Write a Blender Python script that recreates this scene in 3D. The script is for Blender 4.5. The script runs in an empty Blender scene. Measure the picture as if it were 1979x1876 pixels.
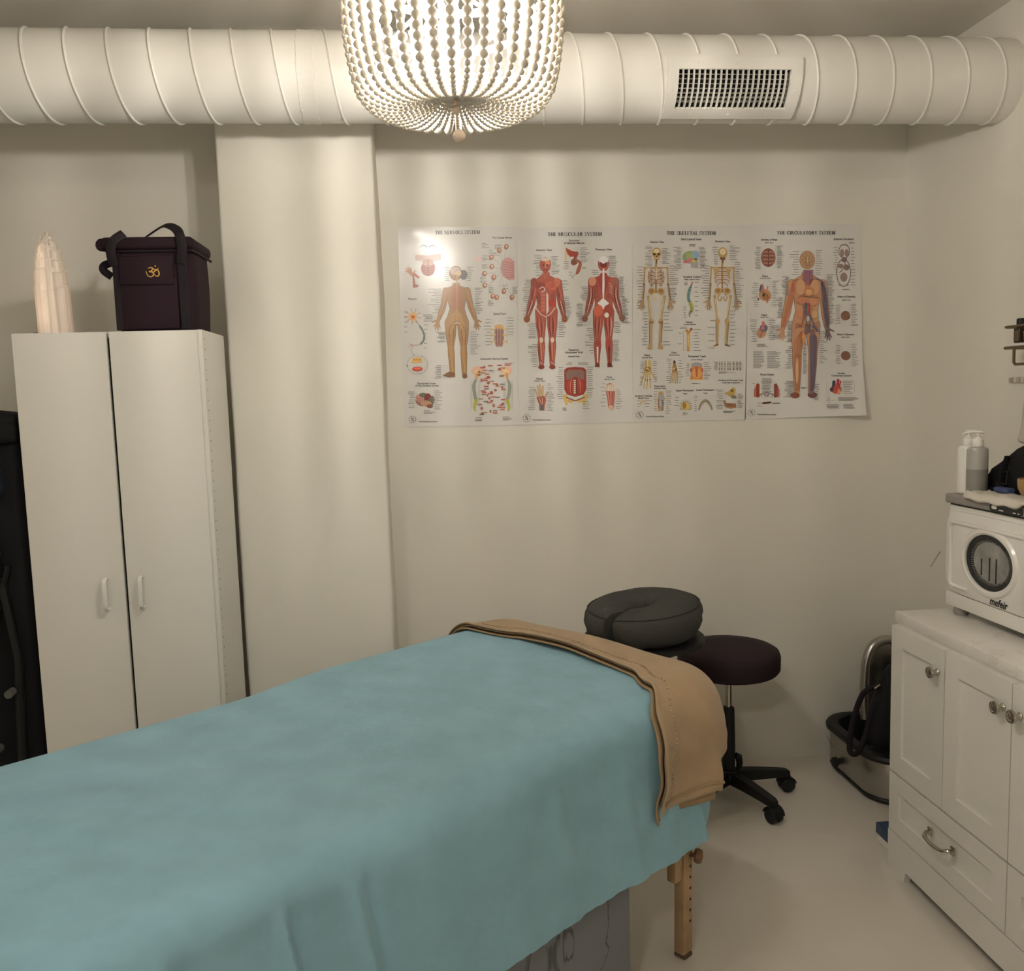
import bpy, bmesh, math, random
from mathutils import Vector, Matrix
random.seed(7)
sc = bpy.context.scene
COL = sc.collection
PI = math.pi

# ------------------------------------------------------------------ camera
CAM_H = 1.585
def cam_axes(yaw, pitch, roll):
    cy, sy, cp, sp = math.cos(yaw), math.sin(yaw), math.cos(pitch), math.sin(pitch)
    fwd = Vector((sy*cp, cy*cp, -sp)); right = Vector((cy, -sy, 0)); up = right.cross(fwd)
    return (right*math.cos(roll)+up*math.sin(roll), up*math.cos(roll)-right*math.sin(roll), fwd)
_r, _u, _w = cam_axes(math.radians(5.6), math.radians(5.95), math.radians(-1.68))
cd = bpy.data.cameras.new('camera'); cam = bpy.data.objects.new('camera', cd); COL.objects.link(cam)
cam.matrix_world = Matrix(((_r.x, _u.x, -_w.x, 0), (_r.y, _u.y, -_w.y, 0), (_r.z, _u.z, -_w.z, CAM_H), (0, 0, 0, 1)))
cd.sensor_fit = 'HORIZONTAL'; cd.sensor_width = 36.0; cd.lens = 36.0*1700/1979
cd.clip_start = 0.02
sc.camera = cam

# ------------------------------------------------------------------ world, exposure, lamp strength
wd = bpy.data.worlds.new('world'); sc.world = wd; wd.use_nodes = True
wd.node_tree.nodes['Background'].inputs[0].default_value = (0.9, 0.85, 0.75, 1)
wd.node_tree.nodes['Background'].inputs[1].default_value = 0.05
sc.view_settings.view_transform = 'Standard'
sc.view_settings.look = 'None'
sc.view_settings.gamma = 1.0
sc.view_settings.use_curve_mapping = False
sc.view_settings.exposure = 0.44
sc.cycles.max_bounces = 8
sc.cycles.diffuse_bounces = 4
sc.cycles.glossy_bounces = 3
sc.cycles.caustics_reflective = False
sc.cycles.caustics_refractive = False
sc.cycles.adaptive_threshold = 0.10
BULB_STRENGTH = 940.0
FILL_LAMP_STRENGTH = 56.0  # strength of the added, unseen fill lamp
BULB_COLOR = (1.0, 0.94, 0.865)

# ------------------------------------------------------------------ materials
MATS = {}
def srgb(c):
    return tuple(((v/255)/12.92 if v/255 <= 0.04045 else ((v/255+0.055)/1.055)**2.4) for v in c)
def mat(name, col, rough=0.5, metal=0.0, bump=0.0, bscale=40.0, var=0.0, vscale=4.0, bdist=0.002, **kw):
    if name in MATS: return MATS[name]
    m = bpy.data.materials.new(name); m.use_nodes = True
    nt = m.node_tree; b = nt.nodes['Principled BSDF']
    b.inputs['Base Color'].default_value = (*col, 1)
    b.inputs['Roughness'].default_value = rough
    b.inputs['Metallic'].default_value = metal
    for k, v in kw.items():
        b.inputs[k.replace('_', ' ')].default_value = v
    if bump or var:
        tc = nt.nodes.new('ShaderNodeTexCoord')
    if bump:
        n = nt.nodes.new('ShaderNodeTexNoise'); n.inputs['Scale'].default_value = bscale; n.inputs['Detail'].default_value = 2
        bp = nt.nodes.new('ShaderNodeBump'); bp.inputs['Strength'].default_value = bump; bp.inputs['Distance'].default_value = bdist
        nt.links.new(tc.outputs['Object'], n.inputs['Vector']); nt.links.new(n.outputs[0], bp.inputs['Height'])
        nt.links.new(bp.outputs[0], b.inputs['Normal'])
    if var:
        n = nt.nodes.new('ShaderNodeTexNoise'); n.inputs['Scale'].default_value = vscale; n.inputs['Detail'].default_value = 3
        r = nt.nodes.new('ShaderNodeValToRGB')
        r.color_ramp.elements[0].position = 0.3; r.color_ramp.elements[1].position = 0.7
        r.color_ramp.elements[0].color = (*[max(0, v*(1-var)) for v in col], 1)
        r.color_ramp.elements[1].color = (*[min(1, v*(1+var)) for v in col], 1)
        nt.links.new(tc.outputs['Object'], n.inputs['Vector']); nt.links.new(n.outputs[0], r.inputs[0])
        nt.links.new(r.outputs[0], b.inputs['Base Color'])
    MATS[name] = m
    return m

M_wall = mat('wall_paint', (0.82, 0.785, 0.70), 0.6, bump=0.28, bscale=5.0, bdist=0.012)
def add_fine_bump(m, scale, strength, dist):
    nt = m.node_tree; b = nt.nodes['Principled BSDF']
    old = b.inputs['Normal'].links[0].from_node
    tc = nt.nodes.new('ShaderNodeTexCoord'); n = nt.nodes.new('ShaderNodeTexNoise'); n.inputs['Scale'].default_value = scale
    n.inputs['Detail'].default_value = 1
    bp = nt.nodes.new('ShaderNodeBump'); bp.inputs['Strength'].default_value = strength; bp.inputs['Distance'].default_value = dist
    nt.links.new(tc.outputs['Object'], n.inputs['Vector']); nt.links.new(n.outputs[0], bp.inputs['Height'])
    nt.links.new(old.outputs[0], bp.inputs['Normal']); nt.links.new(bp.outputs[0], b.inputs['Normal'])
add_fine_bump(M_wall, 90, 0.12, 0.002)
M_ceil = mat('ceiling_paint', (0.76, 0.72, 0.64), 0.6, bump=0.15, bscale=5, bdist=0.01)
M_floor = mat('floor_coating', (0.74, 0.69, 0.61), 0.30, bump=0.05, bscale=3, var=0.035, vscale=2.2)
M_duct = mat('duct_paint', (0.80, 0.775, 0.715), 0.55, bump=0.05, bscale=14, bdist=0.003)
M_white = mat('white_laminate', (0.80, 0.775, 0.715), 0.45)
M_whiteplastic = mat('white_plastic', (0.82, 0.80, 0.755), 0.35)
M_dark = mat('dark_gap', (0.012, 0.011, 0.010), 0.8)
M_sheet = mat('teal_cotton', (0.27, 0.495, 0.605), 0.68, bump=0.35, bscale=22, bdist=0.008, var=0.07, vscale=9, Sheen_Weight=0.15)
add_fine_bump(M_sheet, 420, 0.15, 0.0012)
M_blanket = mat('tan_cotton', (0.43, 0.305, 0.18), 0.85, bump=0.3, bscale=22, bdist=0.006, var=0.06, vscale=12, Sheen_Weight=0.2)
M_blanket_edge = mat('tan_binding', (0.36, 0.25, 0.14), 0.9, bump=0.2, bscale=80)
M_wood = mat('beech_wood', (0.45, 0.295, 0.155), 0.5, var=0.14, vscale=18)
M_woodknob = mat('brown_wood', (0.20, 0.105, 0.05), 0.5, var=0.1, vscale=30)
M_cradle = mat('charcoal_fabric', (0.060, 0.060, 0.055), 0.9, bump=0.45, bscale=20, bdist=0.008, Specular_IOR_Level=0.2)
M_black = mat('black_plastic', (0.009, 0.009, 0.009), 0.5, Specular_IOR_Level=0.35)
M_blackfab = mat('black_fabric', (0.008, 0.008, 0.009), 0.85, bump=0.2, bscale=60, Specular_IOR_Level=0.25)
M_blackpad = mat('black_vinyl', (0.012, 0.013, 0.016), 0.6, bump=0.1, bscale=30, Specular_IOR_Level=0.3)
M_seat = mat('plum_vinyl', (0.022, 0.011, 0.016), 0.75, bump=0.1, bscale=150, Specular_IOR_Level=0.25)
M_steel = mat('brushed_steel', (0.42, 0.40, 0.37), 0.32, 1.0, bump=0.05, bscale=90)
M_chrome = mat('polished_nickel', (0.46, 0.42, 0.37), 0.22, 1.0)
M_brass = mat('antique_brass', (0.20, 0.145, 0.075), 0.38, 0.9)
M_bag = mat('purple_canvas', (0.021, 0.0095, 0.0150), 0.8, bump=0.15, bscale=60, Specular_IOR_Level=0.2)
M_bagtrim = mat('dark_webbing', (0.012, 0.0075, 0.012), 0.7, bump=0.3, bscale=200, Specular_IOR_Level=0.3)
M_gold = mat('gold_thread', (0.55, 0.30, 0.06), 0.5)
M_bead = mat('whitewashed_bead', (0.74, 0.69, 0.61), 0.65, var=0.05, vscale=60)
M_beadwood = mat('pale_wood_bead', (0.70, 0.57, 0.47), 0.6)
M_metalwhite = mat('white_metal', (0.78, 0.76, 0.71), 0.4)
M_grey = mat('grey_lid', (0.30, 0.275, 0.25), 0.45)
M_gloss = mat('white_gloss_plastic', (0.80, 0.775, 0.725), 0.22)
M_glassdark = mat('black_gloss', (0.012, 0.013, 0.015), 0.12)
M_towel = mat('cream_terry', (0.66, 0.61, 0.53), 0.95, bump=0.8, bscale=160, bdist=0.004)
M_bowl = mat('turned_wood', (0.36, 0.225, 0.085), 0.45, var=0.15, vscale=25)
M_blue = mat('blue_plastic', (0.03, 0.06, 0.13), 0.5)
M_bluecloth = mat('blue_cloth', (0.05, 0.07, 0.17), 0.9)
M_hole = mat('hole_dark', (0.03, 0.022, 0.018), 0.8)  # flat dark discs stand for holes; the shade inside is their colour

def bulb_mat():
    m = bpy.data.materials.new('bulb_glow'); m.use_nodes = True; nt = m.node_tree
    b = nt.nodes['Principled BSDF']; b.inputs['Base Color'].default_value = (1, 0.95, 0.85, 1)
    b.inputs['Emission Color'].default_value = (*BULB_COLOR, 1); b.inputs['Emission Strength'].default_value = BULB_STRENGTH
    return m
M_bulb = bulb_mat()

def marble_mat(name, base, vein, scale, rough, amt=0.05):
    m = bpy.data.materials.new(name); m.use_nodes = True; nt = m.node_tree; b = nt.nodes['Principled BSDF']
    b.inputs['Roughness'].default_value = rough
    tc = nt.nodes.new('ShaderNodeTexCoord'); n = nt.nodes.new('ShaderNodeTexNoise')
    n.inputs['Scale'].default_value = scale; n.inputs['Detail'].default_value = 4; n.inputs['Distortion'].default_value = 1.4
    r = nt.nodes.new('ShaderNodeValToRGB'); e = r.color_ramp.elements
    e[0].position = 0.5-amt; e[0].color = (*base, 1); e[1].position = 0.5+amt; e[1].color = (*base, 1)
    k = e.new(0.5); k.color = (*vein, 1)
    nt.links.new(tc.outputs['Object'], n.inputs['Vector']); nt.links.new(n.outputs[0], r.inputs[0]); nt.links.new(r.outputs[0], b.inputs['Base Color'])
    return m
M_marble = marble_mat('white_marble', (0.80, 0.775, 0.72), (0.73, 0.69, 0.62), 2.2, 0.25, 0.010)
M_greymarble = marble_mat('grey_marbled_fleece', (0.22, 0.235, 0.26), (0.085, 0.088, 0.096), 2.6, 0.85, 0.016)

# ------------------------------------------------------------------ mesh builder
class MB:
    def __init__(s): s.v = []; s.f = []; s.m = []
    def add(s, vs, fs, mi=0):
        o = len(s.v); s.v += [tuple(p) for p in vs]
        for f in fs: s.f.append([i+o for i in f]); s.m.append(mi)
    def bm(s, bm, mi=0, M=None):
        bm.verts.index_update()
        vs = [(M @ v.co if M else v.co.copy()) for v in bm.verts]
        s.add(vs, [[v.index for v in f.verts] for f in bm.faces], mi); bm.free()
    def box(s, lo, hi, bev=0.0, seg=2, mi=0, M=None):
        bm = bmesh.new(); bmesh.ops.create_cube(bm, size=1)
        c = [(a+b)/2 for a, b in zip(lo, hi)]; d = [abs(b-a) for a, b in zip(lo, hi)]
        for v in bm.verts: v.co = Vector((v.co.x*d[0]+c[0], v.co.y*d[1]+c[1], v.co.z*d[2]+c[2]))
        if bev > 0:
            bmesh.ops.bevel(bm, geom=list(bm.edges), offset=min(bev, min(d)*0.49), segments=seg, profile=0.5, affect='EDGES')
        s.bm(bm, mi, M); return s
    def lathe(s, prof, seg=24, M=None, mi=0, caps=True):
        M = M or Matrix(); vs = []; fs = []
        n = len(prof)
        for r, z in prof:
            for k in range(seg):
                a = 2*PI*k/seg; vs.append(M @ Vector((r*math.cos(a), r*math.sin(a), z)))
        for i in range(n-1):
            for k in range(seg):
                k2 = (k+1) % seg; fs.append([i*seg+k, i*seg+k2, (i+1)*seg+k2, (i+1)*seg+k])
        if caps:
            fs.append([k for k in range(seg)][::-1]); fs.append([(n-1)*seg+k for k in range(seg)])
        s.add(vs, fs, mi); return s
    def tube(s, path, rad, seg=8, mi=0, closed=False, flat=None, up=Vector((0, 0, 1))):
        P = [Vector(p) for p in path]; n = len(P); vs = []; fs = []
        prevx = None
        for i, p in enumerate(P):
            t = (P[(i+1) % n]-P[i-1]) if closed else (P[min(i+1, n-1)]-P[max(i-1, 0)])
            t.normalize()
            if prevx is None:
                x = t.cross(up)
                if x.length < 1e-4: x = t.cross(Vector((1, 0, 0)))
            else: x = prevx - t*prevx.dot(t)
            x.normalize(); prevx = x; y = t.cross(x)
            r = rad[i] if isinstance(rad, (list, tuple)) else rad
            for k in range(seg):
                a = 2*PI*k/seg; fx, fy = (r, r) if flat is None else (r*flat[0], r*flat[1])
                vs.append(p+x*math.cos(a)*fx+y*math.sin(a)*fy)
        for i in range(n if closed else n-1):
            j = (i+1) % n
            for k in range(seg):
                k2 = (k+1) % seg; fs.append([i*seg+k, i*seg+k2, j*seg+k2, j*seg+k])
        if not closed:
            fs.append([k for k in range(seg)][::-1]); fs.append([(n-1)*seg+k for k in range(seg)])
        s.add(vs, fs, mi); return s
    def grid(s, fn, nu, nv, mi=0, cu=False, cv=False):
        vs = [fn(i, j) for i in range(nu) for j in range(nv)]; fs = []
        for i in range(nu if cu else nu-1):
            for j in range(nv if cv else nv-1):
                i2 = (i+1) % nu; j2 = (j+1) % nv
                fs.append([i*nv+j, i2*nv+j, i2*nv+j2, i*nv+j2])
        s.add(vs, fs, mi); return s
    def prism(s, poly, h0, h1, M=None, mi=0):
        M = M or Matrix(); n = len(poly)
        vs = [M @ Vector((x, y, h0)) for x, y in poly]+[M @ Vector((x, y, h1)) for x, y in poly]
        fs = [list(range(n))[::-1], list(range(n, 2*n))]+[[i, (i+1) % n, n+(i+1) % n, n+i] for i in range(n)]
        s.add(vs, fs, mi); return s
    def mesh(s, name, mats, smooth=True, ang=35):
        me = bpy.data.meshes.new(name); me.from_pydata(s.v, [], s.f)
        if not isinstance(mats, (list, tuple)): mats = [mats]
        for m in mats: me.materials.append(m)
        if len(mats) > 1: me.polygons.foreach_set('material_index', s.m)
        bm = bmesh.new(); bm.from_mesh(me); bmesh.ops.recalc_face_normals(bm, faces=bm.faces); bm.to_mesh(me); bm.free()
        if smooth:
            me.polygons.foreach_set('use_smooth', [True]*len(me.polygons)); me.set_sharp_from_angle(angle=math.radians(ang))
        return me
    def build(s, name, mats, parent=None, smooth=True, ang=35):
        return link(name, s.mesh(name, mats, smooth, ang), parent)

BASE = {}
def link(name, me, parent=None, loc=None):
    # vertices (and loc) are given in room coordinates; the parent's own place is taken out again
    o = bpy.data.objects.new(name, me); COL.objects.link(o)
    if parent:
        o.parent = parent; o.matrix_parent_inverse = Matrix.Translation(-BASE.get(parent.name, Vector()))
    if loc is not None: o.location = loc; BASE[o.name] = Vector(loc)
    return o
def tag(o, label, cat, group=None):
    o['label'] = label; o['category'] = cat
    if group: o['group'] = group
    return o
def thing(name, label, cat, loc=(0, 0, 0), group=None):
    o = bpy.data.objects.new(name, None); COL.objects.link(o); o.location = loc; o.empty_display_size = 0.05
    BASE[o.name] = Vector(loc)
    return tag(o, label, cat, group)
def struct(name, mb, m, smooth=False, parent=None):
    o = mb.build(name, m, parent, smooth)
    o['kind'] = 'structure'; return o
def orient(p, z, x=None):
    z = Vector(z).normalized()
    x = Vector(x) if x is not None else (Vector((0, 0, 1)) if abs(z.z) < 0.9 else Vector((1, 0, 0)))
    x = (x - z*x.dot(z)).normalized(); y = z.cross(x)
    return Matrix(((x.x, y.x, z.x, p[0]), (x.y, y.y, z.y, p[1]), (x.z, y.z, z.z, p[2]), (0, 0, 0, 1)))
def smooth01(x): x = max(0.0, min(1.0, x)); return x*x*(3-2*x)
def lerp(a, b, t): return a+(b-a)*t
def catmull(P, n):
    P = [Vector(p) for p in P]; out = []
    for i in range(len(P)-1):
        p0, p1, p2, p3 = P[max(i-1, 0)], P[i], P[i+1], P[min(i+2, len(P)-1)]
        for k in range(n):
            t = k/n
            out.append(0.5*((2*p1)+(p2-p0)*t+(2*p0-5*p1+4*p2-p3)*t*t+(3*p1-p0-3*p2+p3)*t**3))
    out.append(P[-1]); return out
def rrect(w, h, r, n=5):
    pts = []
    for cx, cy, a0 in ((w/2-r, h/2-r, 0), (-w/2+r, h/2-r, 90), (-w/2+r, -h/2+r, 180), (w/2-r, -h/2+r, 270)):
        for k in range(n+1):
            a = math.radians(a0+90*k/n); pts.append((cx+r*math.cos(a), cy+r*math.sin(a)))
    return pts

# text outlines (built while the scene is still small)
TEXT_CACHE = {}
def text_mesh(body, shear=0.0, bold=0.0, res=2):
    key = (body, shear, bold)
    if key in TEXT_CACHE: return TEXT_CACHE[key]
    cu = bpy.data.curves.new('lettering', 'FONT'); cu.body = body; cu.size = 1.0; cu.resolution_u = res
    cu.align_x = 'CENTER'; cu.shear = shear; cu.offset = bold
    ob = bpy.data.objects.new('lettering', cu); COL.objects.link(ob)
    dg = bpy.context.evaluated_depsgraph_get(); dg.update()
    me = ob.evaluated_get(dg).to_mesh()
    vs = [(v.co.x, v.co.y) for v in me.vertices]; fs = [list(p.vertices) for p in me.polygons]
    ob.evaluated_get(dg).to_mesh_clear()
    bpy.data.objects.remove(ob); bpy.data.curves.remove(cu)
    TEXT_CACHE[key] = (vs, fs); return vs, fs
HEADINGS = ['The Cranial Nerves', 'Neuron', 'Spinal Cord', 'Autonomic Nervous System', 'Functional Areas', 'of The Cerebral Cortex', 'TheArtofScience.Online',
    'Structure', 'of Skeletal Muscle', 'Anterior View', 'Posterior View', 'Posterior', 'Abdominal Wall', 'Internal View', 'Hand', 'Palmar View', 'Foot', 'Plantar View',
    'Skull (Lateral View)', 'Vertebral Column', '(Right Lateral View)', 'Femur', '(Cross Section)', '(Dorsal View)', 'Permanent Teeth', 'Knee Joint', '(Anterior View)',
    'Auditory Ossicles', '(Medial View)', 'Upper Permanent', 'Lower Permanent', 'Teeth', 'Deciduous and Permanent Teeth', '(Usual Age of Eruption)',
    'Arteries of Brain', 'Inferior View', 'Systemic Circulation', 'Heart', 'Heart in Diastole', 'Heart in Systole', 'Superior View', 'Blood Vessels', 'Cardiac', 'Conduction System']
for h in HEADINGS: text_mesh(h, 0, 0.022)
text_mesh('mefeir', 0.18, 0.024, 4); text_mesh('TIMER  HEAT', 0, 0.0)

# ------------------------------------------------------------------ room shell
XL, XR, YB, YF, ZC = -2.25, 1.991, 3.5, -1.7, 2.832
struct('floor', MB().box((XL-.1, YF-.1, -.1), (XR+.1, YB+.1, 0)), M_floor)
struct('ceiling', MB().box((XL-.1, YF-.1, ZC), (XR+.1, YB+.1, ZC+.1)), M_ceil)
struct('wall_back', MB().box((XL-.1, YB, 0), (XR+.1, YB+.1, ZC)), M_wall)
struct('wall_right', MB().box((XR, YF, 0), (XR+.1, YB, ZC)), M_wall)
struct('wall_left', MB().box((XL-.1, YF, 0), (XL, YB, ZC)), M_wall)
struct('wall_front', MB().box((XL, YF-.1, 0), (XR, YF, ZC)), M_wall)
# plastered column standing proud of the back wall; hand-trowelled, softly wavering corners
def column_pt(i, j):
    z = ZC*j/60.0
    pts = []
    w = 0.0012*math.sin(z*5.1)+0.0008*math.sin(z*13.7+1)
    w2 = 0.0012*math.sin(z*6.3+2)+0.0008*math.sin(z*17.0)
    x0, x1, y = -0.670+w, -0.138+w2, 3.18
    r = 0.012
    pts = [(x0, 3.5), (x0, y+r)]
    pts += [(x0+r-r*math.cos(a), y+r-r*math.sin(a)) for a in (0.5, 1.05)]
    pts += [(x0+r, y), (lerp(x0, x1, .33), y+.002*math.sin(z*3)), (lerp(x0, x1, .66), y+.002*math.sin(z*4+1)), (x1-r, y)]
    pts += [(x1-r+r*math.sin(a), y+r-r*math.cos(a)) for a in (0.5, 1.05)]
    pts += [(x1, y+r), (x1+.004*math.sin(z*4), 3.5)]
    return (pts[i][0], pts[i][1], z)
struct('wall_column', MB().grid(column_pt, 12, 61), M_wall, True)
# scratch on the right wall
tag(MB().tube([(1.988, 3.209, .924), (1.987, 3.24, .888), (1.988, 3.270, .851)], 0.0009, 5).build('thread', mat('thread_grey', (.18, .16, .13), .9)),
    'thin dark thread stuck to the right wall above the dresser', 'thread')

# ------------------------------------------------------------------ spiral air duct
DY, DZ, DR = 2.92, 2.587, 0.1325
def cyl(x, th, r): return (x, DY-r*math.cos(th), DZ-r*math.sin(th))   # th = 0 faces the room, grows downwards
VX0, VX1, VT0, VT1 = 0.832, 1.196, math.radians(6), math.radians(55)
duct = thing('air_duct', 'white painted round spiral duct running along the wall under the ceiling', 'duct', (0, DY, DZ-DR))
mb = MB()
xs = [XL, -1.5, -0.8, -0.3, 0.3, VX0, VX1, 1.6, XR]
ths = sorted([math.radians(a) for a in range(-180, 180, 6)]+[math.radians(55)])
n = len(ths); vs = [cyl(x, t, DR) for x in xs for t in ths]; fs = []
for i in range(len(xs)-1):
    for j in range(n):
        j2 = (j+1) % n; tm = (ths[j]+(ths[j2] if j2 else PI))/2
        if xs[i] >= VX0-1e-6 and xs[i+1] <= VX1+1e-6 and VT0 < tm < VT1: continue
        fs.append([i*n+j, i*n+j2, (i+1)*n+j2, (i+1)*n+j])
mb.add(vs, fs); mb.build('pipe', M_duct, duct)
ribs = [-1.113+0.1195*k for k in range(-9, 7)]+[-0.236+0.1265*k for k in range(0, 18)]
for xf in ribs:
    path = []
    for k in range(49):
        th = -PI+2*PI*k/48; x = xf+0.115*th/(2*PI)
        if XL < x < XR: path.append((x, th))
    runs = [[]]
    for x, th in path:
        if 0.80 < x < 1.229 and math.radians(-8) < th < math.radians(71): runs.append([])
        else: runs[-1].append(cyl(x, th, DR+0.001))
    for run in runs:
        if len(run) > 2: MB().tube(run, 0.0042, 6).build('rib', M_duct, duct)
# slip joint with a crinkled sealing band
mb = MB()
def band(i, j):
    th = 2*PI*i/120; u = (0, 0.02, 0.5, 0.98, 1)[j]
    wob = 0.006*math.sin(th*9)+0.004*math.sin(th*23+1)
    r = DR+(0.0, 0.0022+0.0012*math.sin(th*41), 0.0015, 0.0022+0.0012*math.sin(th*37+2), 0.0)[j]
    return cyl(-0.312+(u-0.5)*0.052+wob*(u-0.3)*0.5+0.012*th*0.0, th, r)
mb.grid(band, 120, 5, cu=True); mb.build('joint_band', M_duct, duct)
for deg in (-60, 0, 62):
    th = math.radians(deg); p = cyl(-0.335, th, DR+.001)
    MB().lathe([(0.0055, 0), (0.005, 0.002), (0.002, 0.003)], 10, orient(p, (0, -math.cos(th), -math.sin(th)))).build('screw', M_duct, duct)

# ------------------------------------------------------------------ supply grille on the duct
vent = thing('air_vent', 'white curved supply grille with dark openings screwed to the round duct', 'vent', (1.0, 2.80, 2.46))
FX0, FX1, FT0, FT1 = 0.797, 1.232, math.radians(-9), math.radians(72)
mb = MB(); NR = 14
def strip(mb, x0, x1, t0, t1, r0, r1, nt=NR):
    P = []
    for k in range(nt+1):
        t = lerp(t0, t1, k/nt)
        P += [cyl(x0, t, r0), cyl(x1, t, r0), cyl(x1, t, r1), cyl(x0, t, r1)]
    fs = []
    for k in range(nt):
        for a in range(4):
            b = (a+1) % 4; fs.append([k*4+a, k*4+b, k*4+4+b, k*4+4+a])
    fs += [[0, 1, 2, 3], [nt*4+3, nt*4+2, nt*4+1, nt*4]]
    mb.add(P, fs)
R0, R1 = DR+0.0005, DR+0.010
strip(mb, FX0, VX0, FT0, FT1, R0, R1); strip(mb, VX1, FX1, FT0, FT1, R0, R1)
strip(mb, VX0, VX1, FT0, VT0, R0, R1, 4); strip(mb, VX0, VX1, VT1, FT1, R0, R1, 4)
mb.build('frame', M_duct, vent)
mb = MB(); strip(mb, VX0-.03, VX1+.03, math.radians(-6), math.radians(70), DR-.050, DR-.048); mb.build('throat_shade_panel', M_dark, vent)  # near-black panel, paints the shade inside the duct opening
mb = MB(); strip(mb, VX0-.003, VX0, VT0, VT1, DR-.045, R0); mb.build('side_plate', M_duct, vent)
mb = MB(); strip(mb, VX1, VX1+.003, VT0, VT1, DR-.045, R0); mb.build('side_plate', M_duct, vent)
vb = MB(); strip(vb, -0.0011, 0.0011, VT0-.02, VT1+.02, DR-.008, DR+.007, 8)
vme = vb.mesh('vertical_louver', M_duct)
for k in range(20):
    x = lerp(VX0, VX1, (k+0.9)/20.8)
    link('vertical_louver', vme, vent, (x, 0, 0))
for k in range(7):
    t = lerp(VT0, VT1, (k+0.7)/7.4); mb = MB()
    strip(mb, VX0, VX1, t-.006, t+.006, DR-.022, DR-.010, 1); mb.build('horizontal_louver', M_duct, vent)
tm = (FT0+FT1)/2
for x, t in ((0.815, tm), (1.214, tm), (1.014, math.radians(-1.5)), (1.014, math.radians(63.5)), (0.89, math.radians(-1.5)), (1.14, math.radians(-1.5)), (0.89, math.radians(63.5)), (1.14, math.radians(63.5))):
    big = 0.0052 if abs(x-1.014) < .01 or t == tm else 0.0028
    MB().lathe([(big, 0), (big*.95, 0.0018), (big*.4, 0.0024), (big*.35, 0.001)], 10, orient(cyl(x, t, R1), (0, -math.cos(t), -math.sin(t)))).build('screw', M_metalwhite, vent)

# ------------------------------------------------------------------ beaded chandelier
CXX, CYY = 0.088, 1.80
ch = thing('bead_chandelier', 'white wooden bead basket chandelier with lit candle bulbs hanging from the ceiling', 'chandelier', (CXX, CYY, 2.14))
def sphere(seg=8, rings=5):
    vs = [(0, 0, 1)]; fs = []
    for i in range(1, rings):
        p = PI*i/rings
        for k in range(seg): vs.append((math.sin(p)*math.cos(2*PI*k/seg), math.sin(p)*math.sin(2*PI*k/seg), math.cos(p)))
    vs.append((0, 0, -1)); e = len(vs)-1
    for k in range(seg):
        fs.append([0, 1+k, 1+(k+1) % seg]); fs.append([e, e-seg+(k+1) % seg, e-seg+k])
    for i in range(rings-2):
        for k in range(seg):
            a = 1+i*seg+k; b = 1+i*seg+(k+1) % seg; fs.append([a, a+seg, b+seg, b])
    return [Vector(v) for v in vs], fs
SV, SF = sphere(8, 6)
def add_ball(mb, p, rx, rz=None, axis=None, mi=0):
    rz = rz or rx
    if axis is not None:
        M = orient(p, axis); mb.add([M @ Vector((v.x*rx, v.y*rx, v.z*rz)) for v in SV], SF, mi)
    else: mb.add([(p[0]+v.x*rx, p[1]+v.y*rx, p[2]+v.z*rz) for v in SV], SF, mi)
bme = {}
def bead_mesh(key, rx, rz):
    if key not in bme:
        b = MB(); b.add([(v.x*rx, v.y*rx, v.z*rz) for v in SV], SF); bme[key] = b.mesh('bead', M_bead, True, 180)
    return bme[key]
prof = catmull([(0.060, 0, 2.725), (0.110, 0, 2.62), (0.165, 0, 2.50), (0.205, 0, 2.40), (0.209, 0, 2.345), (0.208, 0, 2.29), (0.201, 0, 2.235), (0.194, 0, 2.20), (0.182, 0, 2.166), (0.156, 0, 2.147), (0.112, 0, 2.141), (0.062, 0, 2.153), (0.022, 0, 2.176)], 14)
arc = [0.0]
for i in range(1, len(prof)): arc.append(arc[-1]+(prof[i]-prof[i-1]).length)
def at_arc(s):
    for i in range(1, len(arc)):
        if arc[i] >= s:
            t = (s-arc[i-1])/(arc[i]-arc[i-1]); return prof[i-1].lerp(prof[i], t), (prof[i]-prof[i-1]).normalized()
    return prof[-1], (prof[-1]-prof[-2]).normalized()
# bead list along one strand: (arc, radius, half length)
beads = []; s = 0.004
while s < arc[-1]-0.004:
    p, t = at_arc(s)
    if s > arc[-1]*0.5 and p.x < 0.186 and p.z < 2.175: r, h = lerp(0.0043, 0.0066, min(1, max(0, (p.x-.03)/.15))), None
    elif 2.335 < p.z < 2.40: r, h = 0.0088, 0.0155
    else: r, h = 0.0091, None
    h = h or r*0.98; beads.append((s+h, r, h)); s += 2*h*0.955
NS = 42
ranked = []
for k in range(NS):
    a = 2*PI*(k+0.5)/NS-PI/2
    ranked.append((math.sin(a), k, a))
front = {k for _, k, _ in sorted(ranked)[:20]}
for sn, k, a in ranked:
    ca, sa = math.cos(a), math.sin(a)
    def w3(p, jit=0): return Vector((CXX+p.x*ca, CYY+p.x*sa, p.z))
    mb = MB(); mb.tube([w3(q) for q in prof[::4]], 0.0011, 4)
    single = []
    jitter = random.uniform(-0.004, 0.004)
    for s, r, h in beads:
        p, t = at_arc(s+jitter)
        P = w3(p); T = Vector((t.x*ca, t.x*sa, t.z))
        if k in front and 2.17 < p.z < 2.345 and r > 0.0075 and len(single) < 15: single.append((P, r, h, T)); continue
        add_ball(mb, P, r, h, T if h > r*1.2 else None)
    st = mb.build('bead_strand', M_bead, ch, True, 180)
    for P, r, h, T in single:
        o = link('bead', bead_mesh((r, h), r, h), st, P)
        if h > r*1.2: o.rotation_euler = T.to_track_quat('Z', 'Y').to_euler()
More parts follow.
